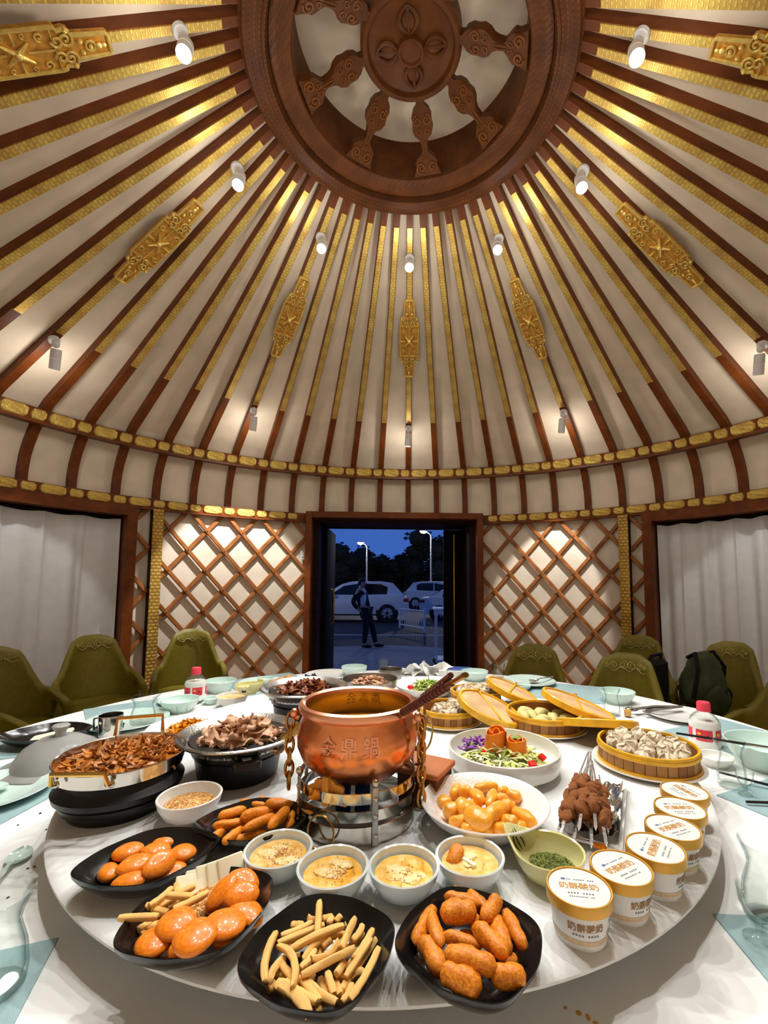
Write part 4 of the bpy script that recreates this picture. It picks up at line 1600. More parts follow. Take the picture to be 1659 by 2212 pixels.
spoon(-.80, -1.12, TZ, -160, celadon, 'celadon spoon on the tablecloth at the left edge')
spoon(-1.10, -.84, TZ + .012, 60, celadon, 'celadon spoon resting on the plate at the left edge')
spoon(.70, .46, TZ + .014, -70, steel_brushed, 'thin spoon lying on the far right celadon plate')
tg = thing('serving_tongs', 'steel serving tongs with a perforated spoon end at the far right', 'tongs', T(1.09, -.09, TZ + .018) @ R(12))
obj('tong_arm', MB().tube([(-.11, .015, .006), (0, .02, .014), (.12, .004, .010)], [.012, .006, .008], 8, flat=.4), steel_brushed, tg)
obj('tong_arm', MB().tube([(-.09, -.025, .006), (0, -.02, .012), (.12, -.002, .010)], [.012, .006, .008], 8, flat=.4), steel_brushed, tg)
obj('strainer', MB().torus(.024, .003, 18, 6, T(-.12, .015, .008)), steel_brushed, tg)

# ---- tissues, box at the far side
tis = MB()
rnd = random.Random(3)
for i in range(5):
    M_ = T(.02 + i * .045, .70 + rnd.uniform(-.02, .02), TZ + .03) @ R(rnd.uniform(0, 360)) @ R(rnd.uniform(20, 60), 'X')
    ph = rnd.uniform(0, 6)
    tis.sheet(lambda u, v: Vector(((u - .5) * .12, (v - .5) * .10, .018 * math.sin(u * 7 + ph) * math.cos(v * 6))), lambda u, v: Vector(((u - .5) * .12, (v - .5) * .10, .018 * math.sin(u * 7 + ph) * math.cos(v * 6) - .0015)), 8, 8, M_)
tag(obj('crumpled_tissue', tis, paper), 'crumpled white tissues at the far side before the doorway', 'tissue')
bx = thing('tissue_box', 'small white box with a blue top at the far side', 'box', T(.29, .70, TZ) @ R(-10))
obj('box_body', MB().rbox((0, 0, .018), (.20, .11, .034), .006), white_paint, bx)
obj('box_lid', MB().rbox((.02, 0, .038), (.15, .10, .006), .004), mat('blue_print', (60, 90, 170), .4), bx)

# ---- frosted dome lid and black plate with cheese on the table
frost = mat('frosted_lid', (214, 213, 208), .22, var=.12, ns=10, trans=.55, ior=1.2)
ld = thing('dome_lid', 'frosted clear dome lid with a knob resting on the table', 'lid', T(-1.08, -.655, TZ) @ SC(1.14, 1.14, 1.06))
lathe_obj('dome', [(.124, .002), (.130, .004), (.128, .010), (.106, .016), (.100, .030), (.080, .060), (.048, .080), (.018, .087), (.001, .088), (.001, .085), (.046, .076), (.077, .056), (.096, .028), (.102, .013), (.122, .006)], frost, ld, None, 48)
lathe_obj('knob', [(.001, .088), (.014, .088), (.012, .098), (.020, .110), (.021, .115), (.018, .118), (.001, .118)], frost, ld, None, 24)
# ================================================================== food
def food(name, col, col2=None, rough=.45, **k):
    return mat(name, col, rough, spec=k.pop('spec', .3), var=k.pop('var', .15), ns=k.pop('ns', 22), col2=col2, bump=k.pop('bump', .35), bs=k.pop('bs', 60), sss=k.pop('sss', .06), dist=.004, **k)


fry_m = food('fried_stick', (250, 206, 128), (244, 186, 98), .5, ns=30)
roll_m = food('fried_dough', (236, 154, 46), (202, 102, 20), .34, ns=13, bump=.18, bs=45)
twist_m = food('orange_fried_dough', (242, 154, 44), (220, 116, 18), .34, ns=13, bump=.18, bs=45)
glaz_m = food('glazed_dough', (246, 176, 60), (236, 150, 34), .16, ns=24, coat=.6, bump=.15)
bun_m = food('glossy_bun_top', (238, 140, 34), (226, 114, 16), .3, ns=10, coat=.55, bump=.08, bs=90)
bun_b = food('bun_crust', (214, 138, 60), (196, 112, 40), .5)
cheese_m = food('milk_curd', (246, 240, 206), None, .5, var=.03, bump=.08)
tea_m = food('milk_tea', (236, 178, 90), (246, 208, 136), .2, ns=60, bump=.3, bs=90, coat=.4)
tea2_m = food('buttery_milk_tea', (240, 174, 54), (248, 214, 136), .2, ns=46, bump=.3, bs=90, coat=.4)
skin_flm = food('milk_skin', (250, 226, 170), (240, 196, 110), .35, ns=70, bump=.5, bs=120)
millet_m = food('toasted_millet', (240, 202, 138), (192, 134, 68), .7, ns=160, bump=.3)
meat_m = food('sliced_mutton', (222, 182, 146), (176, 130, 100), .5, ns=40, bump=.5)
meatd_m = food('dark_roast_meat', (150, 84, 48), (104, 54, 32), .35, ns=40, bump=.5, coat=.2)
kebab_m = food('kebab_meat', (190, 114, 52), (122, 68, 28), .4, ns=70, bump=.6, bs=110, coat=.12)
mush_m = food('braised_mushroom', (198, 124, 44), (140, 86, 44), .35, ns=50, coat=.1)
broth_m = food('brown_broth', (190, 112, 40), (176, 96, 30), .12, ns=20, coat=.5, bump=.1)
soup_m = food('golden_broth', (214, 150, 46), (204, 138, 36), .1, ns=10, coat=.5, bump=.03)
pickle_m = food('yellow_pickle', (236, 164, 34), (206, 118, 24), .35, ns=60)
herb_m = food('chopped_herbs', (122, 128, 44), (80, 90, 26), .5, ns=120, bump=.6)
cabb_m = food('pale_lettuce', (222, 222, 128), (196, 206, 110), .4, ns=40)
cream_m = food('white_cabbage_shreds', (242, 234, 190), None, .4, var=.06)
green_m = food('green_shreds', (140, 160, 60), (90, 120, 40), .4, ns=50)
purple_m = food('purple_cabbage', (120, 60, 140), (160, 90, 180), .35, ns=40)
carrot_m = food('carrot', (246, 140, 30), (236, 120, 20), .35, ns=30)
pepper_m = food('red_pepper', (206, 36, 24), None, .25)
dump_m = food('dumpling_skin', (236, 224, 202), (214, 196, 166), .4, ns=40, sss=.2)
dumpg_m = food('green_dumpling_skin', (222, 214, 150), (204, 194, 120), .35, ns=30, sss=.2)
foil_m = mat('crumpled_foil', (200, 198, 190), .22, 1.0, var=.1, bump=.8, bs=40, dist=.006)


# ---- unit pieces: long axis x, from -.5 to .5
def roll_mesh(seed, material, bend=0.0, boxy=.55, nz=.22, taper=.0):
    vs, fs = [], []
    n, k = 14, 14
    for i in range(n + 1):
        q = -1 + 2 * i / n
        e = max(.02, 1 - abs(q) ** (2 / boxy * 1.2)) ** .5
        e *= 1 - taper * q
        for j in range(k):
            a = 2 * PI * j / k
            c, s = math.cos(a), math.sin(a)
            d = Vector((q * 1.3, c, s))
            f = e * (1 + nz * noise.noise(d * 1.3 + Vector((seed * 7.3, seed * 1.9, 4))) + nz * .4 * noise.noise(d * 3.1 + Vector((seed, 9, seed))))
            vs.append((q * .5, c * .5 * f + bend * (q * q - .4), s * .5 * f))
    for i in range(n):
        for j in range(k):
            fs.append((i * k + j, i * k + (j + 1) % k, (i + 1) * k + (j + 1) % k, (i + 1) * k + j))
    fs += [tuple(range(k - 1, -1, -1)), tuple(n * k + j for j in range(k))]
    return MB().add(vs, fs).mesh('dough', material, True, 70)


def stick_mesh(bend, seed, material):
    rnd = random.Random(seed)
    vs, fs = [], []
    n = 8
    sec = [(-.5, -.32), (-.32, -.5), (.32, -.5), (.5, -.32), (.5, .32), (.32, .5), (-.32, .5), (-.5, .32)]
    for i in range(n + 1):
        q = -1 + 2 * i / n
        e = 1 if 0 < i < n else .78
        wob = rnd.uniform(-.05, .05)
        for (a, b_) in sec:
            vs.append((q * .5, a * e + bend * (q * q - .4) + wob, b_ * e + rnd.uniform(-.04, .04)))
    for i in range(n):
        for j in range(8):
            fs.append((i * 8 + j, i * 8 + (j + 1) % 8, (i + 1) * 8 + (j + 1) % 8, (i + 1) * 8 + j))
    fs += [tuple(range(7, -1, -1)), tuple(n * 8 + j for j in range(8))]
    return MB().add(vs, fs).mesh('stick', material, True, 50)


def black_plate(name, x, y, r, sx, sy, rz, label, h=.042, oct_=.045):
    prof = [(.001, .010), (.52, .010), (.66, .013), (.80, .022), (.93, .035), (1.0, h), (1.012, h - .001), (1.005, h - .006), (.94, .026), (.80, .012), (.60, .004), (.56, .003), (.55, 0), (.50, 0), (.49, .004), (.001, .004)]
    prof = [(a * r, b_) for a, b_ in prof]
    return tag(lathe_obj(name, prof, black_mel, None, T(x, y, LZ) @ R(rz) @ SC(sx, sy, 1), 96, lambda a: 1 + oct_ * math.cos(4 * a) + .012 * math.cos(8 * a + .5) + .008 * math.sin(3 * a), 50), label, 'plate', 'black melamine plates')


black_plate('black_plate', -.108, -1.470, .093, 1.02, .98, 20, 'black plate holding the pale fried sticks at the front')
black_plate('black_plate', .089, -1.455, .094, 1.0, .98, 10, 'black plate holding the brown fried dough rolls at the front')
black_plate('black_plate', -.295, -1.405, .094, 1.06, .95, 38, 'black plate holding buns, sticks, millet and curd slices')
black_plate('black_plate', -.441, -1.280, .093, 1.12, .86, 25, 'black plate holding only glossy orange buns')
black_plate('black_plate', -.303, -1.160, .092, 1.14, .84, 14, 'black plate holding the orange fried dough twists')

# ---- fried sticks
SM = [stick_mesh(b_, i, fry_m) for i, b_ in enumerate((0, .3, -.35, .8, -1.2))]
fries = """830,-60,810,260,3,0 700,110,790,140,1,1 860,130,970,105,1,0 1000,160,1060,90,1,0 530,190,660,190,1,0 430,310,760,170,1,1 390,385,880,190,2,0 530,430,1080,180,3,2 630,500,1110,245,2,4 1060,430,1200,120,3,0 1090,190,1150,190,0,0 1180,360,1290,200,2,1 1110,480,1290,270,1,0
1190,560,1400,240,2,1 1110,740,1370,340,2,0 1180,700,1420,340,1,0 1160,980,1460,440,3,1 340,280,225,800,3,3 280,790,440,520,2,2 450,370,605,800,3,4 400,560,600,800,2,1 350,730,430,670,1,0 430,735,480,700,1,0 290,870,350,800,1,0 390,780,740,1100,2,2 470,790,800,1010,2,1 620,740,830,1000,2,0 700,790,1010,1020,2,1
780,1110,850,1060,1,0 910,690,980,920,2,0 830,760,920,920,1,1 1000,790,1050,930,1,0 1060,890,1140,760,1,0 1080,1010,1180,820,1,1 1010,710,1090,580,2,0 640,720,1200,430,3,0 760,580,1040,390,3,3 640,650,790,460,2,1 880,560,1080,450,2,0 860,420,950,330,2,0 1140,740,1300,660,1,2 590,540,590,480,1,0 700,330,740,280,1,0 560,380,620,320,1,1
640,340,680,300,1,0 930,180,960,110,1,0 1040,760,1060,700,1,0 740,780,760,700,1,0 1100,690,1190,560,1,0 830,540,850,400,1,0 500,420,540,370,1,0"""
rnd = random.Random(11)
fl = 'pale yellow fried dough stick piled on the front black plate'
for q in fries.split():
    x1, y1, x2, y2, ly, mk = [int(v) for v in q.split(',')]
    z = LZ + .016 + .0088 * ly
    dz = rnd.uniform(-.003, .003)
    p1, p2 = at(520 + x1 / 4.879, 1960 + y1 / 4.879, z + dz), at(520 + x2 / 4.879, 1960 + y2 / 4.879, z - dz)
    wd = .0086 if x1 != 390 or y1 != 780 else .013
    o = link('fried_stick', SM[mk], None, seg(p1, p2, wd, .0082, rnd.choice((0, 45, 20))))
    tag(o, fl, 'fried stick', 'fried sticks on the front plate')

# ---- brown rolls, orange twists, glazed dough
RM = [roll_mesh(i, roll_m, (.0, .1, -.1, .05)[i % 4], (.55, .45, .62, .5)[i % 4], .26) for i in range(5)]
TM = [roll_mesh(i + 9, twist_m, (.12, -.15, .05, .2)[i % 4], .7, .28, (.15, -.12, 0, .2)[i % 4]) for i in range(5)]
GM = [roll_mesh(i + 19, glaz_m, (.05, -.1, 0, .1)[i % 4], .62, .24) for i in range(5)]


ORD = ['first', 'second', 'third', 'fourth', 'fifth', 'sixth', 'seventh', 'eighth', 'ninth', 'tenth']


def rows(pts, n):
    """where each piece lies in its heap: row from front to back, place from the left"""
    idx = sorted(range(len(pts)), key=lambda i: pts[i].y)
    out = {}
    per = math.ceil(len(pts) / n)
    nm = {2: ('front', 'back'), 3: ('front', 'middle', 'back'), 4: ('front', 'second', 'third', 'back')}[n]
    for r_ in range(n):
        part = sorted(idx[r_ * per:(r_ + 1) * per], key=lambda i: pts[i].x)
        for j, i in enumerate(part):
            out[i] = '%s from the left in the %s row' % (ORD[j], nm[r_])
    return out


def heap(data, ox, oy, sc, meshes, name, label, cat, group, z0, dz):
    made = []
    for i, q in enumerate(data.split()):
        x1, y1, x2, y2, wpx, ly = [int(v) for v in q.split(',')]
        z = z0 + dz * ly
        p1, p2 = at(ox + x1 / sc, oy + y1 / sc, z), at(ox + x2 / sc, oy + y2 / sc, z)
        dep = ((p1 + p2) / 2 - CAM).dot(FW)
        wd = wpx / sc * dep / FPX * 1.08
        d = (p2 - p1)
        ext = wd * .22 / max(d.length, 1e-4)
        ht = min(wd, .034)
        o = link(name, meshes[i % len(meshes)], None, seg(p1 - d * ext, p2 + d * ext, wd, ht, (i * 47) % 40 - 20))
        made.append(o)
        tag(o, label, cat, group)
    ps = rows([o.matrix_local.translation for o in made], 4 if len(made) > 18 else 3)
    for i, o in enumerate(made):
        o['label'] = label + ', ' + ps[i]


heap("200,800,390,430,150,1 370,500,470,830,140,2 290,800,480,1130,200,1 520,470,830,470,220,3 540,290,900,380,120,2 620,220,730,240,80,1 800,270,980,430,140,1 1110,330,970,540,160,3 1200,470,1400,850,150,2 1080,560,1200,900,200,2 880,640,1190,930,190,3 870,520,860,680,90,2 520,730,910,850,130,2 560,930,1060,1080,210,3 530,1150,880,1300,250,2 1090,1200,1380,1180,220,2 1160,1060,1300,990,130,1 700,720,830,720,80,1",
     860, 1880, 5.184, RM, 'fried_dough_roll', 'brown fried roll on the front right plate', 'fried dough', 'fried dough rolls', LZ + .022, .0105)
heap("330,510,640,400,120,2 620,500,930,440,150,3 250,620,600,570,100,2 230,770,410,640,100,1 390,830,590,650,110,2 460,840,920,680,110,1 650,650,1010,500,120,3 970,630,1190,410,130,3 1200,640,1260,430,90,1 930,340,1240,340,130,2 830,290,960,300,90,1 640,350,900,360,110,1 590,320,700,310,80,0 480,370,560,360,70,0 610,680,660,560,80,1 960,430,1070,400,80,1 950,690,1000,660,60,1",
     420, 1680, 5.925, TM, 'dough_twist', 'orange dough twist on the black plate', 'fried dough', 'orange dough twists', LZ + .018, .0095)
heap("400,770,440,680,120,2 460,740,560,730,120,3 255,870,330,850,150,1 320,950,440,920,160,2 450,850,560,960,150,3 560,960,740,1060,210,4 750,1020,910,900,165,4 600,740,680,840,120,3 620,700,780,680,90,2 770,880,810,740,110,3 860,820,930,810,120,3 970,760,1080,800,110,2 1040,940,1230,1070,140,3 920,900,1010,900,150,3 920,1050,1040,1070,150,3 1040,1140,1140,1090,130,2 830,1140,950,1130,140,2 730,1150,800,1110,120,2 490,1110,690,1140,110,2 370,1060,500,1040,120,2 690,680,840,680,100,2 870,740,950,720,90,2 600,1050,800,980,160,1 800,860,1000,960,160,1 480,960,640,880,160,1",
     900, 1560, 4.879, GM, 'glazed_dough', 'glazed dough piece in the wide bowl', 'glazed dough', 'glazed dough pieces', LZ + .020, .0085)


# ---- buns
def bun_mesh(seed):
    top, fs = MB(), []
    vs = []
    n, k = 8, 24
    for j in range(n + 1):
        ph = -.30 * PI + (.80 * PI) * j / n
        for i in range(k):
            a = 2 * PI * i / k
            e = 1 + .10 * abs(math.cos(a)) ** 6
            c = math.cos(ph) ** .85 if math.cos(ph) > 0 else 0
            rr = .5 * e * c * (1 + .04 * noise.noise(Vector((math.cos(a), math.sin(a), seed))))
            vs.append((math.cos(a) * rr, math.sin(a) * rr, .5 * math.sin(ph)))
    for j in range(n):
        for i in range(k):
            fs.append((j * k + i, j * k + (i + 1) % k, (j + 1) * k + (i + 1) % k, (j + 1) * k + i))
    fs.append(tuple(range(k - 1, -1, -1)))
    return top.add(vs, fs).mesh('bun', bun_m, True, 60)


BM = [bun_mesh(i * 2.3) for i in range(3)]


def buns(data, ox, oy, sc, label, group, z0, dz):
    made = []
    for i, q in enumerate(data.split()):
        x1, y1, x2, y2, wmm, ly, tx, ty = [float(v) for v in q.split(',')]
        z = z0 + dz * ly
        p1, p2 = at(ox + x1 / sc, oy + y1 / sc, z), at(ox + x2 / sc, oy + y2 / sc, z)
        M_ = seg(p1, p2, wmm / 1000, .022)
        c = M_.translation.copy()
        L_ = (p2 - p1).length
        ang = math.degrees(math.atan2(p2.y - p1.y, p2.x - p1.x))
        M_ = T(*c) @ R(ty, 'X') @ R(tx, 'Y') @ R(ang) @ SC(L_, wmm / 1000, .020)
        made.append(tag(link('glossy_bun', BM[i % 3], None, M_), label, 'bun', group))
    ps = rows([o.matrix_local.translation for o in made], 3)
    for i, o in enumerate(made):
        o['label'] = label + ', ' + ps[i]


buns("245,350,510,280,42,1,0,5 500,330,740,280,44,1,5,0 570,240,800,220,40,0,0,8 740,350,960,300,44,1,8,0 285,480,580,370,44,2,0,6 120,520,300,470,46,0,0,4 240,600,535,550,38,1,0,14 510,500,790,340,40,2,34,20 575,560,865,440,42,0,8,12",
     180, 1760, 3.95, 'glossy bun on the bun-only plate', 'buns on the bun plate', LZ + .020, .010)
buns("625,960,955,900,54,2,0,6 780,1060,1130,1020,56,3,0,6 1110,1060,1300,820,58,2,6,0 450,1110,755,1070,52,1,0,4 1290,760,1490,910,44,1,10,0 1200,720,1490,660,40,2,10,26 1040,750,1310,590,40,2,-24,26 1250,550,1480,600,42,1,10,22 720,1190,870,1150,36,0.8,0,0 1110,1110,1290,1040,36,0.8,0,0",
     180, 1760, 3.95, 'glossy bun on the mixed plate', 'buns on the mixed plate', LZ + .022, .011)
# sticks, millet and curd of the mixed plate
ms_ = []
for q in "300,885,640,870,3,0 500,775,575,790,2,0 570,780,760,630,3,1 790,570,800,670,2,0 710,690,940,700,4,0 800,680,950,610,3,0 770,810,1060,670,4,1 640,790,790,700,2,0 700,800,850,730,1,0 600,810,720,840,2,0 540,840,640,800,1,0 460,990,580,920,1,0 500,1030,640,920,1,1 560,900,660,850,1,0".split():
    x1, y1, x2, y2, ly, mk = [int(v) for v in q.split(',')]
    z = LZ + .018 + .008 * ly
    p1, p2 = at(180 + x1 / 3.95, 1760 + y1 / 3.95, z), at(180 + x2 / 3.95, 1760 + y2 / 3.95, z)
    ms_.append(tag(link('fried_stick', SM[mk], None, seg(p1, p2, .0088, .0084, 10)), '', 'fried stick', 'fried sticks on the mixed plate'))
ps = rows([o.matrix_local.translation for o in ms_], 3)
for i, o in enumerate(ms_):
    o['label'] = 'fried stick on the mixed plate, ' + ps[i]


def grains(name, cx, cy, z, rx, ry, hgt, n, size, material, label, seed, rz=0):
    rnd = random.Random(seed)
    mb = MB()
    mb.ell((0, 0, 0), (rx, ry, hgt), 20, 8, None, .05, seed, -.2)
    for i in range(n):
        a = rnd.uniform(0, 2 * PI)
        q = math.sqrt(rnd.random())
        zz = hgt * math.sqrt(max(0, 1 - q * q)) + rnd.uniform(-.001, .001)
        c = (math.cos(a) * q * rx, math.sin(a) * q * ry, zz)
        s = size * rnd.uniform(.7, 1.2)
        mb.add([(s, 0, 0), (-s, 0, 0), (0, s, 0), (0, -s, 0), (0, 0, s), (0, 0, -s)], [(0, 2, 4), (2, 1, 4), (1, 3, 4), (3, 0, 4), (2, 0, 5), (1, 2, 5), (3, 1, 5), (0, 3, 5)], T(*c) @ R(rnd.uniform(0, 90)) @ R(rnd.uniform(0, 90), 'X'))
    return stuff(tag(obj(name, mb, material, None, T(cx, cy, z) @ R(rz), True, 30), label, 'millet' if 'millet' in name else 'food'))


p = at(180 + 1010 / 3.95, 1760 + 740 / 3.95, LZ + .022)
grains('toasted_millet', p.x, p.y, LZ + .016, .026, .042, .012, 900, .0017, millet_m, 'toasted millet heaped between the buns and curd slices', 4, -10)
for i, (x0, x1, y0, y1) in enumerate(((815, 905, 560, 640), (900, 1000, 510, 620), (985, 1095, 470, 600), (1085, 1180, 445, 590), (1165, 1365, 400, 560))):
    pc = at(180 + (x0 + x1) / 2 / 3.95, 1760 + (y0 + y1) / 2 / 3.95, LZ + .034)
    wd = .028 if i < 4 else .042
    tag(obj('curd_slice', MB().rbox((0, 0, 0), (wd, .007, .034 + .002 * i), .003), cheese_m, None, T(pc.x, pc.y, LZ + .030 + .0015 * i) @ R(20 + 5 * i) @ R(-50 + 4 * i, 'X')),
        ('smallest pale curd slice at the left end of the row', 'second pale curd slice from the sticks', 'third pale curd slice, middle of the row', 'fourth pale curd slice beside the largest', 'largest square pale curd slice standing at the back of the row')[i], 'curd slice', 'curd slices')

# ---- bowls of milk tea
tl = ['white bowl of milk tea at the left of the row of four', 'white bowl of milk tea second from the left in the row', 'white bowl of buttery milk tea third from the left in the row', 'white bowl of milk tea with a fried dough piece, right of the row']
for i, (x, y) in enumerate(((-.222, -1.268), (-.118, -1.316), (-.001, -1.313), (.112, -1.285))):
    t = thing('tea_bowl', tl[i], 'bowl', T(x, y, LZ), 'bowls of milk tea')
    lathe_obj('bowl', bowl_prof(.0575, .046, .46), bowl_por, t, None, 56)
    lathe_obj('milk_tea', [(.001, .034), (.048, .034)], (tea_m, tea2_m, tea2_m, tea_m)[i], t, None, 40)
    rnd = random.Random(i)
    sk = MB()
    for k in range((5, 5, 6, 2)[i]):
        a = rnd.uniform(0, 6.28)
        q = rnd.uniform(.005, .028)
        sk.ell((math.cos(a) * q, math.sin(a) * q, .0345), (rnd.uniform(.010, .019), rnd.uniform(.008, .014), .0028), 12, 6, None, .5, k + i * 7)
    obj('milk_skin', sk, skin_flm, t)
    sp = MB()
    for k in range((130, 110, 60, 14)[i]):
        a = rnd.uniform(0, 6.28)
        q = abs(rnd.gauss(0, .017))
        if q < .044:
            sp.ell((math.cos(a) * q + .006, math.sin(a) * q, .0368), (.0013, .0013, .0011), 5, 4)
    stuff(obj('toasted_grains', sp, millet_m, t))
    if i == 3:
        tag(link('fried_dough_roll', RM[1], None, T(x - .024, y + .014, LZ + .036) @ R(60) @ R(-20, 'Y') @ SC(.042, .026, .022)), 'piece of fried dough dipped in the right hand tea bowl', 'fried dough')
        tag(obj('curd_strip', MB().rbox((0, 0, 0), (.028, .007, .006), .002), cheese_m, None, T(x - .002, y - .006, LZ + .037) @ R(-48)), 'pale curd strip floating in the right hand tea bowl', 'curd')
t = tag(lathe_obj('millet_bowl', bowl_prof(.064, .050, .5), white_por2, None, T(-.467, -1.086, LZ), 56), 'white bowl filled with toasted millet beside the black stand', 'bowl')
grains('millet_filling', -.467, -1.086, LZ + .030, .052, .052, .008, 1500, .0018, millet_m, 'toasted millet filling the white bowl', 8)

# ---- wide white bowl, salad bowl
crock('wide_bowl', 'wide white stoneware bowl holding the glazed dough', 'bowl', [(.001, .008), (.05, .008), (.085, .020), (.115, .040), (.129, .055), (.132, .056), (.134, .054), (.119, .034), (.09, .012), (.066, .004), (.064, 0), (.058, 0), (.056, .004), (.001, .004)], white_por2, .166, -1.109, LZ, None, 72)
crock('salad_bowl', 'white rounded bowl holding the vegetable salad', 'bowl', [(.001, .010), (.10, .010), (.132, .020), (.146, .040), (.145, .062), (.147, .064), (.150, .062), (.153, .044), (.146, .018), (.118, .004), (.114, 0), (.108, 0), (.106, .004), (.001, .004)], white_por, .266, -.824, LZ, None, 72)


def shreds(name, n, cx, cy, z, rx, hgt, L_, wd, material, label, seed, cat='salad', ry=None, off=(0, 0)):
    rnd = random.Random(seed)
    mb = MB()
    ry = ry or rx
    for i in range(n):
        a = rnd.uniform(0, 2 * PI)
        q = math.sqrt(rnd.random()) * .95
        c = Vector((math.cos(a) * q * rx + off[0], math.sin(a) * q * ry + off[1], hgt * (1 - q * q) * rnd.uniform(.6, 1.05)))
        d = Vector((rnd.gauss(0, 1), rnd.gauss(0, 1), rnd.gauss(0, .35))).normalized() * L_ * rnd.uniform(.5, 1.1) / 2
        u = Vector((rnd.gauss(0, 1), rnd.gauss(0, 1), rnd.uniform(0, 1))) * L_ * .15
        mb.tube([c - d, c + u, c + d], [wd * .5, wd, wd * .6], 5, flat=.5)
    return stuff(tag(obj(name, mb, material, None, T(cx, cy, z), True, 60), label, cat))


sx_, sy_ = .262, -.835
shreds('lettuce', 150, sx_, sy_, LZ + .022, .120, .040, .05, .006, cabb_m, 'pale green shredded lettuce in the salad bowl', 1)
shreds('white_cabbage', 90, sx_, sy_, LZ + .028, .116, .036, .055, .0035, cream_m, 'white cabbage shreds over the salad', 2)
shreds('green_leaves', 70, sx_ - .02, sy_, LZ + .022, .112, .034, .04, .006, green_m, 'darker green leaf shreds in the salad', 3)
shreds('purple_cabbage', 46, sx_ - .065, sy_ + .045, LZ + .042, .042, .022, .045, .0045, purple_m, 'purple cabbage shreds at the left of the salad', 4, ry=.028)


def carrot_roll(x, y, z, r, h, label, sd):
    mb = MB()
    n = 60
    th = .003
    vs, fs = [], []
    for i in range(n + 1):
        q = i / n
        a = q * 2.6 * 2 * PI + sd
        rr = r * (1 - .72 * q)
        zz = h * (1 + .10 * math.sin(a * 1.5))
        for d, zb in ((0, 0), (0, zz), (-th, zz), (-th, 0)):
            k = 1.12 if zb == 0 else 1.0
            vs.append(((rr + d) * k * math.cos(a), (rr + d) * k * math.sin(a), zb))
    for i in range(n):
        for j in range(4):
            fs.append((i * 4 + j, i * 4 + (j + 1) % 4, i * 4 + 4 + (j + 1) % 4, i * 4 + 4 + j))
    mb.add(vs, fs)
    tag(obj('carrot_roll', mb, carrot_m, None, T(x, y, z) @ R(8, 'X'), True, 50), label, 'carrot', 'carrot rolls')


carrot_roll(.243, -.822, LZ + .045, .030, .058, 'taller rolled carrot slice in the middle of the salad', 0)
carrot_roll(.300, -.836, LZ + .042, .029, .046, 'shorter rolled carrot slice with a green leaf in the salad', 2)
tag(obj('green_leaf', MB().ell((0, 0, 0), (.016, .008, .002), 12, 6), green_m, None, T(.296, -.838, LZ + .090) @ R(-20) @ R(12, 'X')), 'small dark green leaf on the shorter carrot roll', 'leaf')
for i, (x, y, z) in enumerate(((.318, -.925, .054), (.357, -.875, .052), (.21, -.85, .055))):
    tag(obj('red_pepper_piece', MB().rbox((0, 0, 0), (.020, .018, .010), .004), pepper_m, None, T(x, y, LZ + z) @ R(30 * i + 15) @ R(25, 'X')), ('red pepper square at the front of the salad', 'red pepper square at the right of the salad', 'red pepper square under the purple cabbage')[i], 'pepper', 'red pepper pieces')

# ---- pale green pouring bowl with chopped herbs
t = thing('pouring_bowl', 'pale green pointed sauce bowl holding chopped herbs', 'bowl', T(.252, -1.272, LZ))
m_ = MB()
m_.lathe(bowl_prof(.060, .048, .5), 56)
vs = []
for (x, y, z) in m_.v:
    if z > .012:
        q = (z - .012) / .036
        a = math.atan2(y, x) - math.radians(138)
        a = (a + PI) % (2 * PI) - PI
        s = math.exp(-(a / .42) ** 2) * q
        d = math.radians(138)
        x += math.cos(d) * .026 * s
        y += math.sin(d) * .026 * s
        z += .012 * s
    vs.append((x, y, z))
m_.v = vs
obj('bowl', m_, green_glaze, t, None, True, 50)
ik = MB()
d = math.radians(138)
for off, L_ in ((-.008, .02), (.002, .026), (.010, .022)):
    pts = []
    for i in range(8):
        q = i / 7
        rr = .050 + .026 * q * .8
        pts.append((math.cos(d) * rr - math.sin(d) * off * (1 + .4 * math.sin(q * 5)), math.sin(d) * rr + math.cos(d) * off, .030 + .026 * q))
    ik.tube(pts, [.0006, .0012, .0018, .0014, .0016, .0012, .0009, .0005], 6)
obj('brush_mark', ik, ink_green, t)
shreds('chopped_herbs', 800, .256, -1.275, LZ + .017, .045, .017, .008, .0012, herb_m, 'dark green chopped herb sauce in the pale green bowl', 6, 'sauce')
# the second green bowl and sauce boat at the left back
t = thing('pouring_bowl', 'small pale green sauce dish with a painted curl behind the meat pot', 'bowl', T(-.715, -.03, LZ - .0) @ R(0))
m2 = MB()
m2.lathe(bowl_prof(.06, .040, .5), 48)
m2.v = [(x * (1.1 if x > 0 else 1), y, z + (.012 if z > .03 and x > .02 else 0)) for x, y, z in m2.v]
obj('bowl', m2, green_glaze, t, None, True, 50)
ik = MB()
spiral(ik, 0, 0, .016, 0, 1, 0, 1.2)
obj('painted_curl', ik, ink_green, t, T(0, -.054, .026) @ R(62, 'X'))
t = thing('sauce_bowl', 'cream bowl of thin brown sauce left of the painted green dish', 'bowl', T(-.80, -.0, TZ))
lathe_obj('bowl', bowl_prof(.068, .050, .5), white_por2, t)
lathe_obj('sauce', [(.001, .040), (.058, .040)], tea_m, t, None, 32)

# ---- yogurt tubs with their print
gold_card = mat('gold_card', (214, 160, 60), .35, .35, var=.05)
tub_m = mat('white_tub_card', (220, 217, 212), .35, var=.02)
ink_gold = mat('gold_ink', (188, 132, 44), .4)
ink_brown = mat('brown_ink', (150, 108, 62), .5)
ink_grey = mat('grey_ink', (90, 96, 104), .5)
ink_blue = mat('blue_ink', (70, 98, 146), .5)
pale_band = mat('beige_fret_band', (206, 178, 142), .5, var=.1, ns=200)


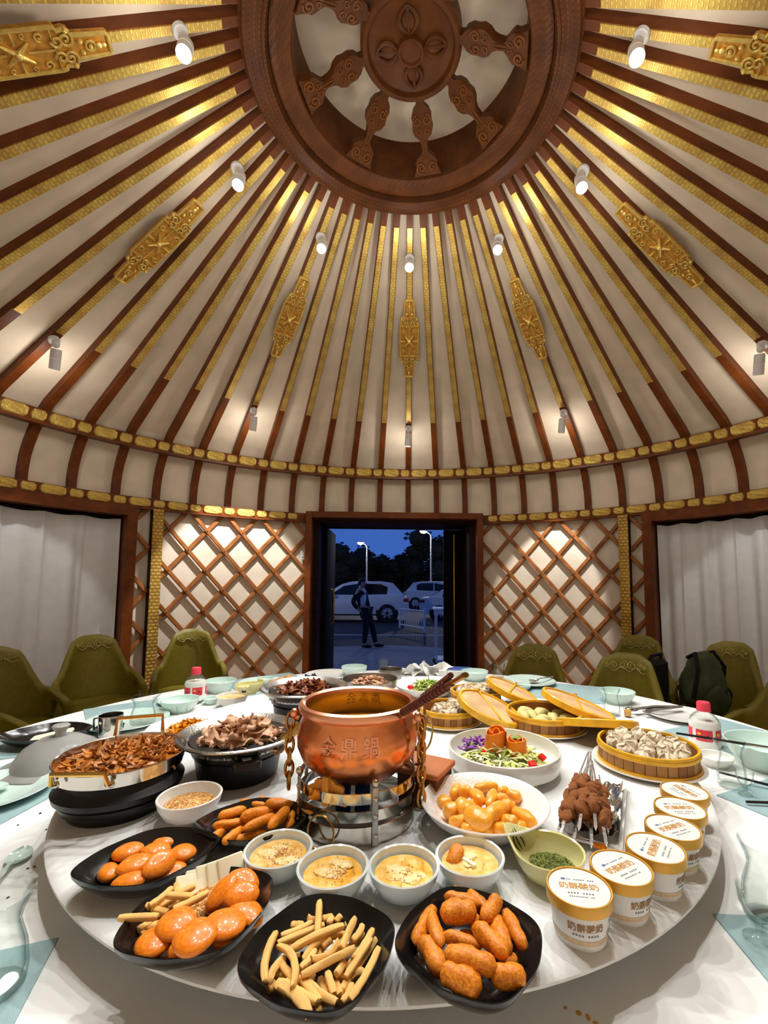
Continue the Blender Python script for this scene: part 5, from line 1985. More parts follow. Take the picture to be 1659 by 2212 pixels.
def dashes(n, size, gaps):
    """a line of print too small to read, as a row of tiny marks"""
    mb = MB()
    x = -n * size / 2
    for i in range(n):
        if i not in gaps:
            for (dx, dy, w_, h_) in ((.18, .15, .5, .14), (.05, -.12, .75, .14), (.36, 0, .14, .75), (.1, -.34, .6, .12)):
                mb.box((x + (dx + w_ / 2) * size, dy * size, 0), (w_ * size, h_ * size, .0002))
        x += size
    return mb


def make_tub():
    t = thing('yogurt_tub', '', 'yogurt tub', None, 'yogurt tubs on the turntable')
    h, rt, rb = .062, .0445, .036
    lathe_obj('tub', [(.001, 0), (rb, 0), (rb + .0006, .002), (rb + (rt - rb) * .9, h * .86), (rt - .002, h * .9), (.001, h * .9)], tub_m, t, None, 56)
    lid = lathe_obj('lid', [(rt + .0005, h - .014), (rt + .0022, h - .013), (rt + .0025, h), (rt + .0018, h + .0028), (rt, h + .0028), (rt - .0012, h + .0004), (.001, h + .0004)], gold_card, t, None, 64)
    lathe_obj('lid_disc', [(.001, h + .0012), (rt - .0014, h + .0012)], tub_m, lid, None, 56)
    z = h + .0013
    a = text('奶酪酸奶', .0145, .0002, .0002)
    obj('lid_title', a, ink_gold, lid, T(0, .001, z))
    a = dashes(9, .0042, (4,))
    a.add(*(lambda q: (q.v, q.f))(dashes(12, .0030, (9,))), T(0, -.0075, 0))
    obj('lid_small_print', a, ink_grey, lid, T(0, -.0135, z))
    a = dashes(12, .0034, (2, 8))
    a.v = [(x + .005, y, zz) for x, y, zz in a.v]
    obj('lid_maker_print', a, ink_grey, lid, T(0, .0165, z))
    a = MB().ell((-.020, 0, 0), (.0038, .0026, .0002), 14, 4)
    obj('lid_emblem', a, ink_blue, lid, T(0, .0165, z))

    def wrap(mb, zc, ang=0.0):
        out = []
        for x, y, q in mb.v:
            zz = zc + y
            rr = rb + (rt - rb) * .9 * zz / (h * .86) + .0008 + max(0, q)
            a_ = x / .040 + ang
            out.append((rr * math.sin(a_), -rr * math.cos(a_), zz))
        mb.v = out
        return mb
    obj('side_title', wrap(text('奶酪酸奶', .0125, .0002, .0002), .033), ink_brown, t)
    obj('side_small_print', wrap(dashes(9, .0042, (4,)), .0235), ink_grey, t)
    a = MB()
    for k in range(7):
        q = wrap(dashes((5, 12, 9, 5, 13, 12, 8)[k], .0030, (6,)), .042 - k * .0043 - .0012 * (k // 3), 1.35)
        a.add(q.v, q.f)
    obj('ingredient_print', a, ink_grey, t)
    bm_ = MB()
    bm_.lathe([(rb + (rt - rb) * .16 + .0005, .0085), (rb + (rt - rb) * .27 + .0006, .0155)], 56)
    obj('fret_band', bm_, pale_band, t)
    return t


tub = make_tub()
tubs = [(.260, -1.392, -8, 'yogurt tub nearest the viewer at the front of the row'), (.344, -1.346, 28, 'second yogurt tub from the front of the row'), (.427, -1.293, 52, 'third yogurt tub from the front of the row'), (.494, -1.229, 22, 'fourth yogurt tub from the front of the row'), (.550, -1.158, 0, 'fifth yogurt tub from the front, level lettering'), (.604, -1.084, -75, 'rearmost yogurt tub touching the steamer plate')]
for i, (x, y, rz, lb) in enumerate(tubs):
    if i == 0:
        tub.matrix_local = T(x, y, LZ) @ R(rz)
        tub['label'] = lb
    else:
        dup(tub, T(x, y, LZ) @ R(rz), lb)
# ================================================================== copper pot on its stand
PX_, PY_ = -.108, -1.060
pot = thing('copper_pot', 'hammered copper hot pot with raised characters and hanging chains', 'pot', T(PX_, PY_, LZ - .041) @ SC(1, 1, 1.2))
pr = [(.001, .105), (.05, .106), (.09, .117), (.120, .140), (.132, .165), (.1325, .185), (.127, .205), (.121, .217), (.1195, .224), (.121, .229)]
lathe_obj('pot_body', pr + [(.118, .229), (.116, .222), (.118, .214), (.124, .203), (.1285, .185), (.128, .166), (.117, .144), (.088, .121), (.05, .110), (.001, .109)], copper, pot, None, 96)
lathe_obj('rim', [(.118, .226), (.1235, .222), (.130, .226), (.1315, .232), (.129, .238), (.122, .2405), (.1165, .237), (.1155, .231)], copper_rim, pot, None, 96)
lathe_obj('lining', [(.1158, .232), (.1152, .222), (.1172, .214), (.1232, .203), (.1278, .187), (.1278, .175)], brass_in, pot, None, 96)
lathe_obj('broth', [(.001, .186), (.1275, .186)], soup_m, pot, None, 64)


def potwrap(mb, zc, ang, sgn):
    out = []
    for x, y, q in mb.v:
        z = zc + y
        for (r0, z0), (r1, z1) in zip(pr, pr[1:]):
            if z0 <= z <= z1:
                rr = r0 + (r1 - r0) * (z - z0) / (z1 - z0)
                break
        else:
            rr = .13
        a_ = sgn * x / .131 + ang
        if sgn > 0:
            rr += max(0, q) + .0002
        else:
            rr -= .0062 + max(0, q)
        out.append((rr * math.sin(a_), -rr * math.cos(a_), z))
    mb.v = out
    return mb


for i, cch in enumerate('金鼎鍋'):
    obj('raised_character', potwrap(text(cch, .034, .0026, .0005), .187, (i - 1) * .33 - .02, 1), copper_rim, pot)
    obj('inner_character', potwrap(text(cch, .026, .0010, .0002), .214, PI - (i - 1) * .26, -1), brass_in, pot)


def chain(parent, p0, n, size, material, dirx):
    for k in range(n):
        z = p0[2] - k * size * 1.25
        lk = []
        for i in range(12):
            a_ = 2 * PI * i / 12
            lk.append((math.cos(a_) * size * .5, 0, math.sin(a_) * size * .9))
        obj('chain_link', MB().tube(lk, size * .21, 6, True), material, parent, T(p0[0], p0[1], z) @ R(90 * (k % 2) + 25))


gold_chain = mat('antique_gold_chain', (176, 128, 66), .28, 1.0, var=.15)
for sx, sy in ((-1, -.10), (1, -.16), (1, .10)):
    x0 = sx * math.sqrt(.1395 ** 2 - sy ** 2 * .05) * .985
    y0 = sy * .35
    lug = MB()
    lug.ell((x0, y0, .222), (.009, .009, .009), 12, 8)
    lug.tube([(x0 * .92, y0, .214), (x0, y0, .218)], .005, 8)
    obj('lug', lug, copper_rim, pot)
    chain(pot, (x0 + sx * .008, y0, .208), 6 if sx < 0 else 7, .0165, gold_chain, sx)
obj('carry_ring', MB().torus(.034, .0022, 32, 6, T(.148, .03, .17) @ R(90, 'X') @ R(50, 'Y')), brass, pot)

# ladle with a dark beaded handle
h0, h1 = at(868, 1540, 1.088), at(985, 1470, 1.21)
lv = h1 - h0
ladle = thing('ladle', 'ladle with a beaded dark wooden handle leaning over the copper pot rim', 'ladle', T(*h0))
hw = mat('dark_beaded_wood', (92, 44, 32), .35, var=.2)
obj('shaft', MB().tube([lv * -.18 - Vector((0, 0, .012)), lv * .0, lv * .95], [.004, .0055, .0055], 8), hw, ladle)
for k in range(15):
    c = lv * (.04 + .058 * k)
    b = MB().torus(.0058, .0028, 12, 6, T(*c) @ lv.to_track_quat('Z', 'Y').to_matrix().to_4x4())
    obj('bead', b, hw, ladle)
obj('upper_strip', MB().tube([lv * .45 + Vector((0, 0, .008)), lv * .93 + Vector((0, 0, .012))], [.004, .005], 8), hw, ladle)
obj('handle_tip', MB().tube([lv * .90, lv * 1.12], [.0052, .006], 8, flat=.7), brass, ladle)
obj('ladle_bowl', MB().ell(tuple(lv * -.30 - Vector((0, 0, .028))), (.03, .03, .018), 16, 8), brass, ladle)

# ---- the stand: three steel hoops on straps
stand = thing('pot_stand', 'round steel burner stand with three hoops under the copper pot', 'stand', T(PX_, PY_, LZ))
for z0, z1, r in ((.078, .098, .128), (.046, .066, .130), (.004, .036, .129)):
    lathe_obj('hoop', [(r, z0), (r, z1), (r - .002, z1 + .0005), (r - .003, z1), (r - .003, z0)], steel, stand, None, 80)
for k, a in enumerate((-150, -68, 22, 112, 160)):
    s_ = obj('strap', MB().rbox((0, -.1315, .055), (.013, .004, .11), .002), steel_brushed, stand, R(a + 90))
    for z in (.02, .056, .088):
        obj('rivet', MB().ell((0, -.134, z), (.005, .003, .005), 10, 6), steel, s_)
    obj('ball', MB().ell((0, -.131, .118), (.008, .008, .008), 12, 8), steel, s_)
lathe_obj('fuel_tray', [(.001, .010), (.085, .010), (.09, .03), (.092, .03), (.088, .006), (.001, .006)], white_por2, stand, None, 40)
orn = mat('carved_orange_wood', (216, 146, 56), .45, var=.1)
scr = thing('carved_wind_plate', 'small carved wooden cloud plate with an upright post inside the pot stand', 'ornament', T(PX_ - .048, PY_ - .106, LZ + .086) @ R(-22))
cl = []
for i in range(25):
    a = PI * i / 24
    cl.append((.044 * math.cos(a) * (1 + .10 * math.cos(9 * a)), .030 * math.sin(a) * (1 + .16 * abs(math.cos(4.5 * a)))))
obj('cloud_plate', MB().prism(cl + [(-.044, -.012), (.044, -.012)], -.003, .003, R(90, 'X')), orn, scr)
ca = MB()
for cx, cz, r in ((-.028, .006, .010), (-.012, .014, .009), (.012, .014, .009), (.028, .006, .010), (-.020, -.004, .006), (.020, -.004, .006)):
    spiral(ca, cx, cz, r, 0, 1 if cx < 0 else -1, 0, 1.4)
obj('carved_scrolls', ca, orn, scr, T(0, -.0035, 0) @ R(90, 'X'))
obj('upright', MB().rbox((0, -.004, .012), (.015, .012, .056), .002), orn, scr)
blue_can = mat('blue_fuel_can', (24, 52, 110), .35, .2, var=.15)
for i, (dx, dy) in enumerate(((-.028, -.02), (.014, -.022))):
    can = thing('fuel_can', ('left blue fuel can under the copper pot', 'right blue fuel can under the copper pot')[i], 'fuel can', T(PX_ + dx, PY_ + dy, LZ + .010), 'blue fuel cans')
    lathe_obj('can', [(.001, 0), (.0165, 0), (.0165, .062), (.001, .062)], blue_can, can, None, 28)
    lathe_obj('can_cap', [(.012, .062), (.012, .076), (.001, .076)], blue_can, can, None, 24)
rgm = obj('ring_handle', MB().torus(.030, .0022, 36, 6, T(-.055, -.132, .030) @ R(80, 'X') @ R(-24, 'Y')), brass, stand)

# ---- wooden box behind the pot
wb = thing('wooden_box', 'small wooden box with woven sides behind the copper pot', 'box', T(.045, -.985, LZ) @ R(-28))
box_w = mat('orange_box_wood', (176, 98, 42), .4, var=.12, ns=14)
weave = carved('woven_box_side', (110, 62, 30), .55, 0, 'xyz', (150, 150, 150), 'weave', .9, dark=.7)
obj('box_top', MB().rbox((0, 0, .073), (.115, .105, .012), .004), box_w, wb)
obj('woven_side', MB().box((0, 0, .034), (.100, .090, .066)), weave, wb)
obj('box_foot', MB().rbox((0, 0, .004), (.112, .102, .008), .003), box_w, wb)
obj('iron_ring', MB().torus(.018, .005, 20, 8, T(-.02, -.01, .092) @ R(60, 'X')), dark_metal, wb)


# ================================================================== pots of meat
def flakes(name, n, cx, cy, z, rx, ry, hgt, L_, wd, material, label, seed, cat, curl=.25):
    rnd = random.Random(seed)
    mb = MB()
    mb.ell((0, 0, 0), (rx * .9, ry * .9, hgt * .75), 20, 8, None, .25, seed, -.1)
    for i in range(n):
        a = rnd.uniform(0, 2 * PI)
        q = math.sqrt(rnd.random())
        c = Vector((math.cos(a) * q * rx, math.sin(a) * q * ry, hgt * (1 - q ** 2.2) * rnd.uniform(.75, 1.05) + .004))
        u = Vector((rnd.gauss(0, 1), rnd.gauss(0, 1), rnd.gauss(0, .3))).normalized()
        v = u.cross(Vector((rnd.gauss(0, .5), rnd.gauss(0, .5), 1))).normalized()
        w_ = u.cross(v)
        l1, l2 = L_ * rnd.uniform(.6, 1.2), wd * rnd.uniform(.6, 1.2)
        cu = rnd.uniform(-1, 1) * curl * L_
        ph = rnd.uniform(0, 6)

        def f(d):
            return lambda s, t_: c + u * ((s - .5) * l1) + v * ((t_ - .5) * l2 * (1 - .5 * (2 * s - 1) ** 2)) + w_ * (cu * ((2 * s - 1) ** 2) + .10 * l2 * math.sin(6 * t_ + ph) + d)
        mb.sheet(f(.0016), f(-.0016), 5, 3)
    return stuff(tag(obj(name, mb, material, None, T(cx, cy, z), True, 70), label, cat))


def ridged_pot(x, y, r, label, rz, hh=.11, handles=True):
    t = thing('stew_pot', label, 'pot', T(x, y, LZ) @ R(rz), 'black ridged pots')
    lathe_obj('pot_body', [(.001, 0), (r * .60, 0), (r * .64, .008), (r * .70, hh * .55), (r * .68, hh * .58), (r * .74, hh * .62), (r * .78, hh * .90), (.001, hh * .90)], black_matte, t, None, 48)
    lathe_obj('steel_rim', [(r * .70, hh * .70), (r * .92, hh * .90), (r * 1.0, hh * .97), (r * 1.005, hh), (r * .98, hh + .003), (r * .84, hh * .94), (r * .80, hh * .90), (r * .76, hh * .72), (r * .2, hh * .70), (.001, hh * .70)], steel_brushed, t, None, 72)
    m_ = MB()
    for k in range(54):
        a = 2 * PI * k / 54
        m_.tube([(math.sin(a) * r * .775, math.cos(a) * r * .775, hh * .74), (math.sin(a) * r * .83, math.cos(a) * r * .83, hh * .92)], .0022, 5)
    stuff(obj('rim_flutes', m_, steel_brushed, t))
    if handles:
        for s in (-1, 1):
            h_ = obj('side_handle', MB().rbox((s * r * .80, 0, hh * .66), (r * .34, r * .42, .022), .008), black_matte, t)
            obj('handle_clip', MB().rbox((s * r * .86, 0, hh * .66 + .0115), (r * .10, r * .14, .002), .002), white_paint, h_)
    return t


ridged_pot(-.446, -.862, .156, 'black pot with a steel rim full of sliced pale meat', -62)
flakes('sliced_meat', 170, -.440, -.862, LZ + .076, .112, .104, .058, .044, .028, meat_m, 'sliced pale brown mutton piled in the nearer black pot', 5, 'meat')
stick('serving_spoon', at(655, 1562, .985), at(612, 1600, .945), .010, .016, brass, 'brass serving spoon stuck in the sliced pale meat', 'spoon')
ridged_pot(-.376, -.42, .156, 'black pot with a steel rim full of dark roast meat, behind', -50, .125)
flakes('roast_meat', 140, -.376, -.416, LZ + .090, .110, .100, .045, .050, .020, meatd_m, 'dark roast meat strips in the farther black pot', 6, 'meat')
bt = thing('roasting_pan', 'flat dark steel pan of meat at the far side of the turntable', 'pan', T(-.165, -.10, LZ))
lathe_obj('pan_body', [(.001, .05), (.10, .05), (.113, .056), (.118, .085), (.120, .086), (.1205, .084), (.115, .052), (.10, .044), (.09, .0), (.001, 0)], steel_brushed, bt, None, 56)
flakes('pan_meat', 60, -.165, -.10, LZ + .056, .085, .080, .025, .035, .020, meat_m, 'brown meat pieces in the flat pan at the far side', 7, 'meat')
# dark ribs and nuts beyond
sp = thing('side_dish', 'shallow white dish of pale nuts and dark meat behind the roast pot', 'plate', T(-.52, .02, LZ))
lathe_obj('dish', plate_prof(.14, .02), white_por, sp, None, 48)
nuts = []
for i in range(12):
    a, q = i * 2.4, .02 + .004 * i
    nuts.append(tag(link('walnut', GM[i % 5], None, T(-.585 + math.cos(a) * q, .02 + math.sin(a) * q * .7, LZ + .026 + .012 * (i % 3)) @ R(i * 40) @ SC(.040, .032, .028)), '', 'nut', 'nuts in the side dish'))
ps = rows([o.matrix_local.translation for o in nuts], 3)
for i, o in enumerate(nuts):
    o['label'] = 'pale nut behind the roast pot, ' + ps[i]
NM = food('pale_nut', (206, 156, 100), (176, 122, 72), .6)
for o in bpy.data.objects:
    if o.name.startswith('walnut'):
        o.material_slots[0].link = 'OBJECT'
        o.material_slots[0].material = NM
DM = food('black_meat', (44, 34, 32), (22, 16, 16), .35)
flakes('dark_meat_chunks', 40, -.44, .03, LZ + .010, .075, .06, .05, .045, .026, DM, 'nearly black meat pieces at the far left beside the nuts', 17, 'meat')

# ---- oval pan of mushrooms on a black stand at the left
MX, MY = -.655, -1.025
ms = thing('pan_stand', 'stepped black burner stand under the mushroom pan', 'stand', T(MX, MY, LZ))
lathe_obj('lower_base', [(.001, 0), (.100, 0), (.104, .012), (.112, .016), (.118, .028), (.120, .034), (.116, .038), (.001, .038)], black_matte, ms, None, 56)
lathe_obj('upper_ring', [(.116, .038), (.128, .042), (.131, .054), (.124, .062), (.112, .078), (.108, .080), (.001, .080)], black_matte, ms, None, 56)
mp = thing('mushroom_pan', 'round steel pan with gold handles full of braised mushrooms', 'pan', T(MX, MY, LZ + .080))
lathe_obj('pan_body', [(.001, .002), (.110, .002), (.124, .010), (.130, .036), (.132, .037), (.1335, .035), (.127, .006), (.112, -.002), (.001, -.002)], steel, mp, None, 72)
lathe_obj('sauce', [(.001, .020), (.126, .020)], broth_m, mp, None, 48)
gold_h = mat('gold_handle', (216, 176, 96), .18, 1.0)
for s, ang in ((1, 18), (-1, 2)):
    Mh = R(ang)
    y = s * .132
    out_ = s * .012
    h_ = obj('pan_handle', MB().tube([(-.055, y * .97, .022), (-.055, y + out_, .026), (-.052, y + out_ * 1.5, .072 if s > 0 else .048), (.052, y + out_ * 1.5, .072 if s > 0 else .048), (.055, y + out_, .026), (.055, y * .97, .022)], .0052, 8), gold_h, mp, Mh)
    for xx in (-.055, .055):
        obj('rivet', MB().ell((xx, y * .985, .020), (.007, .004, .007), 10, 6), steel, h_)
flakes('braised_mushrooms', 230, MX, MY, LZ + .096, .112, .112, .022, .040, .009, mush_m, 'braised brown mushroom slices filling the steel pan', 9, 'mushrooms', .35)

# ---- yellow pickles on a big white plate, black plate with cheese
crock('textured_plate', 'large white textured plate holding yellow pickles, left of the meat pot', 'plate', plate_prof(.155, .026), white_por2, -.700, -.55, LZ, None, 56)
pk = at(415, 1572, LZ + .028)
flakes('yellow_pickles', 140, pk.x, pk.y, LZ + .010, .085, .065, .034, .032, .010, pickle_m, 'yellow orange pickled vegetables on the white textured plate', 13, 'pickles', .3)
bpz = black_plate('black_plate', -1.27, -.47, .115, 1.1, .85, 10, 'black plate with a slab of pale cheese at the far left')
bpz.matrix_local = T(-1.27, -.47, TZ + .003) @ R(20) @ SC(1.12, .82, 1)
tag(obj('cheese_slab', MB().rbox((0, 0, .006), (.12, .075, .012), .008), cheese_m, None, T(-1.25, -.47, TZ + .020) @ R(24) @ R(-8, 'Y')), 'pale cheese slab on the black plate at the far left', 'cheese')
tag(obj('black_napkin', MB().ell((0, 0, .014), (.05, .03, .016), 16, 8, None, .4, 5, -.8), bag_black, None, T(-1.13, -.345, TZ + .005) @ R(30)), 'crumpled black cloth beside the steel cup at the left', 'cloth')

# ---- cucumber noodles at the far side
crock('noodle_plate', 'white shallow bowl of green shredded noodles beyond the copper pot', 'bowl', [(.001, .008), (.08, .008), (.12, .03), (.140, .052), (.143, .053), (.144, .051), (.124, .026), (.085, .002), (.001, .0)], white_por2, .085, -.05, LZ, None, 56)
shreds('green_noodles', 150, .095, -.05, LZ + .020, .075, .045, .06, .004, green_m, 'green shredded vegetable noodles in the far white bowl', 21, 'noodles')
shreds('pale_noodles', 60, .09, -.05, LZ + .022, .075, .045, .06, .004, cabb_m, 'pale shreds mixed into the far green noodles', 22, 'noodles')
tag(obj('tomato_piece', MB().ell((0, 0, 0), (.014, .012, .010), 12, 8), pepper_m, None, T(.012, -.11, LZ + .050)), 'red tomato piece at the left of the green noodles', 'tomato')


# ================================================================== bamboo steamers
def slat_mesh(r, ang, z0, z1, material, t=.004):
    mb = MB()
    a = math.radians(ang / 2 * .93)
    vs = []
    for q in (-1, 0, 1):
        for rr, zz in ((r, z0), (r, z1), (r - t, z1), (r - t, z0)):
            vs.append(((rr - (.0006 if abs(q) else 0)) * math.sin(a * q), (rr - (.0006 if abs(q) else 0)) * math.cos(a * q), zz))
    fs = [(i * 4 + j, i * 4 + (j + 1) % 4, i * 4 + 4 + (j + 1) % 4, i * 4 + 4 + j) for i in range(2) for j in range(4)] + [(3, 2, 1, 0), (8, 9, 10, 11)]
    return mb.add(vs, fs).mesh('slat', material, True, 40)


def steamer(x, y, r, h, label, rz, nsl=30):
    pl = crock('steamer_plate', 'white plate under the ' + label, 'plate', plate_prof(r * 1.13, .014), white_por, x, y, LZ, 'plates under the steamers', 56)
    z = LZ + .006
    t = thing('bamboo_steamer', label, 'steamer', T(x, y, z) @ R(rz), 'bamboo steamers')
    A_, B_ = slat_mesh(r, 360 / nsl, .008, h - .012, bamboo), slat_mesh(r, 360 / nsl, .008, h - .012, bamboo_b)
    rnd = random.Random(int(x * 1000))
    for k in range(nsl):
        link('slat', A_ if rnd.random() < .6 else B_, t, R(360 / nsl * k))
    for nm, z0, z1, rr in (('top_rim', h - .016, h - .007, r + .004), ('top_rim', h - .007, h + .001, r + .002), ('bottom_rim', 0, .012, r + .004)):
        lathe_obj(nm, [(rr - .007, z0), (rr - .001, z0), (rr, z0 + .002), (rr, z1 - .002), (rr - .001, z1), (rr - .007, z1), (rr - .007, z0)], bamboo_y, t, None, 64)
    lathe_obj('inner_wall', [(r - .0045, .01), (r - .0045, h - .002)], bamboo_b, t, None, 48)
    lathe_obj('rack', [(.001, .016), (r - .005, .016)], bamboo, t, None, 48)
    return t


s1 = 'large bamboo steamer of frilly dumplings beside the yogurt tubs'
s2 = 'bamboo steamer of green crescent dumplings behind the salad'
s3 = 'bamboo steamer half hidden by its lid behind the copper pot'
s4 = 'farthest bamboo steamer with pale dumplings'
ST = [(.677, -.790, .127, .056, s1, 0), (.479, -.480, .127, .056, s2, 20), (.150, -.43, .104, .054, s3, 40), (.284, -.19, .102, .056, s4, 10)]
for a in ST:
    steamer(*a)


def dumpling_mesh(seed, kind):
    mb = MB()
    if kind == 'frill':
        vs, fs = [], []
        n, k = 10, 36
        for j in range(n + 1):
            v = j / n
            rr = .5 * math.sin(PI * (.16 + .80 * v)) ** .8
            am = .02 + .26 * v ** 2.2
            for i in range(k):
                a = 2 * PI * i / k
                q = rr * (1 + am * math.sin(7 * a + seed + 2.5 * v) + .30 * noise.noise(Vector((math.cos(a) * 1.3, math.sin(a) * 1.3, seed + v))))
                vs.append((math.cos(a) * q, math.sin(a) * q, v * .8 - .5))
        for j in range(n):
            for i in range(k):
                fs.append((j * k + i, j * k + (i + 1) % k, (j + 1) * k + (i + 1) % k, (j + 1) * k + i))
        fs += [tuple(range(k - 1, -1, -1)), tuple(n * k + i for i in range(k))]
        mb.add(vs, fs)
        for w_ in range(2):
            Mf = R(w_ * 80 + seed * 40)
            g = lambda d: (lambda u, v: Vector(((u - .5) * .85 * (1 + .25 * v), d + .10 * math.sin(u * 11 + seed + w_) * (v + .2), .0 + .46 * v * (1 - .9 * (2 * u - 1) ** 2) + .03 * math.sin(u * 17))))
            mb.sheet(g(.02), g(-.02), 14, 4, Mf)
        return mb.mesh('dumpling', dump_m, True, 70)
    vs, fs = [], []
    n, k = 14, 12
    for i in range(n + 1):
        q = -1 + 2 * i / n
        e = max(.04, 1 - q * q) ** .5
        y0 = -.28 * q * q
        for j in range(k):
            a = 2 * PI * j / k
            rr = .34 * e
            x, y, z = q * .5, y0 + math.cos(a) * rr, math.sin(a) * rr * 1.1
            if abs(j - 0) < 1 or j == k:
                y += .10 + .025 * math.sin(i * 2.4)
            vs.append((x, y, z))
    for i in range(n):
        for j in range(k):
            fs.append((i * k + j, i * k + (j + 1) % k, (i + 1) * k + (j + 1) % k, (i + 1) * k + j))
    fs += [tuple(range(k - 1, -1, -1)), tuple(n * k + j for j in range(k))]
    mb.add(vs, fs)
    return mb.mesh('dumpling', dumpg_m, True, 70)


FM = [dumpling_mesh(i * 1.7, 'frill') for i in range(3)]
CM = [dumpling_mesh(i, 'crescent') for i in range(1)]


def dumplings(st, n, meshes, size, label, group, seed, zz, tilt=25):
    x, y, r, h = st[:4]
    rnd = random.Random(seed)
    k = 0
    made = []
    pts = [(0, 0)] + [(.46 * math.cos(a), .46 * math.sin(a)) for a in [i * 2 * PI / 6 for i in range(6)]] + [(.80 * math.cos(a), .80 * math.sin(a)) for a in [i * 2 * PI / 11 + .2 for i in range(11)]]
    for (u, v) in pts[:n]:
        px, py = u * (r - size * .35), v * (r - size * .35)
        M_ = T(x + px, y + py, LZ + .006 + zz + rnd.uniform(0, .008)) @ R(rnd.uniform(0, 360)) @ R(rnd.uniform(-tilt, tilt), 'X') @ R(rnd.uniform(-tilt, tilt), 'Y') @ SC(size, size, size * .8)
        made.append(tag(link('dumpling', meshes[k % len(meshes)], None, M_), label, 'dumpling', group))
        k += 1
    ps = rows([o.matrix_local.translation for o in made], 3)
    for i, o in enumerate(made):
        o['label'] = label + ', ' + ps[i]


dumplings(ST[0], 18, FM, .046, 'frilly dumpling in the large steamer', 'dumplings in the large steamer', 1, .048)
dumplings(ST[3], 12, FM, .050, 'pale dumpling in the farthest steamer', 'dumplings in the farthest steamer', 3, .042)
dumplings(ST[2], 10, FM, .048, 'dumpling in the steamer behind the pot', 'dumplings behind the pot', 4, .040)
x, y = ST[1][:2]
cd_ = []
for i, (dx, dy, a) in enumerate(((-.065, .01, 70), (-.035, .02, 75), (-.01, -.03, 20), (.03, -.01, 60), (.005, .05, 30), (.06, .03, 40), (.075, -.02, 10), (-.03, -.06, 10), (-.05, .065, 20))):
    cd_.append(tag(link('dumpling', CM[0], None, T(x + dx, y + dy, LZ + .038) @ R(a) @ R(38, 'X') @ SC(.075, .052, .046)), '', 'dumpling', 'crescent dumplings'))
ps = rows([o.matrix_local.translation for o in cd_], 3)
for i, o in enumerate(cd_):
    o['label'] = 'green crescent dumpling in the steamer, ' + ps[i]


def steamer_lid(M_, r, label):
    t = thing('steamer_cover', label, 'lid', M_, 'bamboo steamer lids')
    lathe_obj('lid_rim', [(r, -.012), (r + .003, -.010), (r + .003, .010), (r, .013), (r - .006, .013), (r - .007, .008), (r - .007, -.012)], bamboo_y, t, None, 64)
    lathe_obj('woven_top', [(.001, .012), (r * .6, .011), (r - .005, .007), (r - .005, .004), (r * .6, .007), (.001, .008)], bamboo_w, t, None, 48)
    obj('cross_strap', MB().rbox((0, 0, .0135), (.008, r * 2 - .008, .004), .002), bamboo_y, t)
    obj('strap_loop', MB().rbox((0, r - .006, .018), (.010, .012, .012), .003), bamboo_y, t)
    return t


steamer_lid(T(.287, -.475, LZ + .064) @ R(20, 'Y') @ R(8, 'X') @ R(18), .113, 'steamer lid leaning in front, on the steamer behind the copper pot')
steamer_lid(T(.425, -.215, LZ + .062) @ R(22, 'Y') @ R(4, 'X') @ R(-20), .105, 'steamer lid leaning on the farthest steamer')
steamer_lid(T(.620, -.415, LZ + .060) @ R(19, 'Y') @ R(2, 'X') @ R(-15), .128, 'steamer lid leaning behind the green dumplings')
steamer_lid(T(.625, -.572, LZ + .044) @ R(3, 'Y') @ R(-17, 'X') @ R(40), .124, 'steamer lid resting against the back of the large steamer')

# ================================================================== kebabs
c1, c2, c3 = at(1355, 1691, LZ + .014), at(1344, 1836, LZ + .014), at(1212, 1812, LZ + .014)
ex = (c2 - c3)
ey = (c1 - c2)
kc = c2 + (c3 - c2) / 2 + (c1 - c2) / 2
W_, H_ = ex.length, ey.length
kM = T(kc.x, kc.y, LZ) @ R(math.degrees(math.atan2(ey.y, ey.x)) - 90)
kp = thing('kebab_plate', 'long white rectangular plate under the foil and kebabs', 'plate', kM)
m_ = MB()


def rect(d, z0):
    def f(u, v):
        x, y = (u - .5), (v - .5)
        e = max(abs(x), abs(y)) * 2
        z = z0 + .012 * max(0, (e - .72) / .28) ** 1.5
        return Vector((x * W_, y * H_, z))
    return f


m_.sheet(rect(0, .005), rect(0, .001), 14, 18)
obj('plate_body', m_, white_por, kp, None, True, 60)
fo = MB()
rnd = random.Random(2)
fo.sheet(lambda u, v: Vector(((u - .5) * W_ * .86, (v - .47) * H_ * .80, .012 + .022 * abs(noise.noise(Vector((u * 4, v * 5, 1)))) + .035 * (abs(2 * u - 1) ** 4) * (.6 + .4 * math.sin(v * 17)))),
         lambda u, v: Vector(((u - .5) * W_ * .86, (v - .47) * H_ * .80, .0114 + .022 * abs(noise.noise(Vector((u * 4, v * 5, 1)))) + .035 * (abs(2 * u - 1) ** 4) * (.6 + .4 * math.sin(v * 17)))), 26, 26)
tag(obj('foil_sheet', fo, foil_m, None, kM), 'crumpled silver foil under the kebabs', 'foil')
tag(obj('carrot_slice', MB().rbox((0, 0, 0), (.024, .016, .004), .005), carrot_m, None, T(*at(1296, 1828, LZ + .016)) @ R(-20)), 'orange carrot slice at the foot of the kebabs', 'carrot')
KM = [roll_mesh(i + 40, kebab_m, 0, .8, .5) for i in range(5)]
sk = """330,1500,830,190,1,0.14,0.62 590,1650,880,200,1,0.20,0.60 680,1480,845,185,3,0.18,0.62 890,1770,862,400,1,0.24,0.66 960,1480,872,180,3,0.18,0.48 1140,1750,900,330,2,0.20,0.68 1160,1560,1010,560,1,0.12,0.75 400,1420,800,430,2,0.10,0.62"""
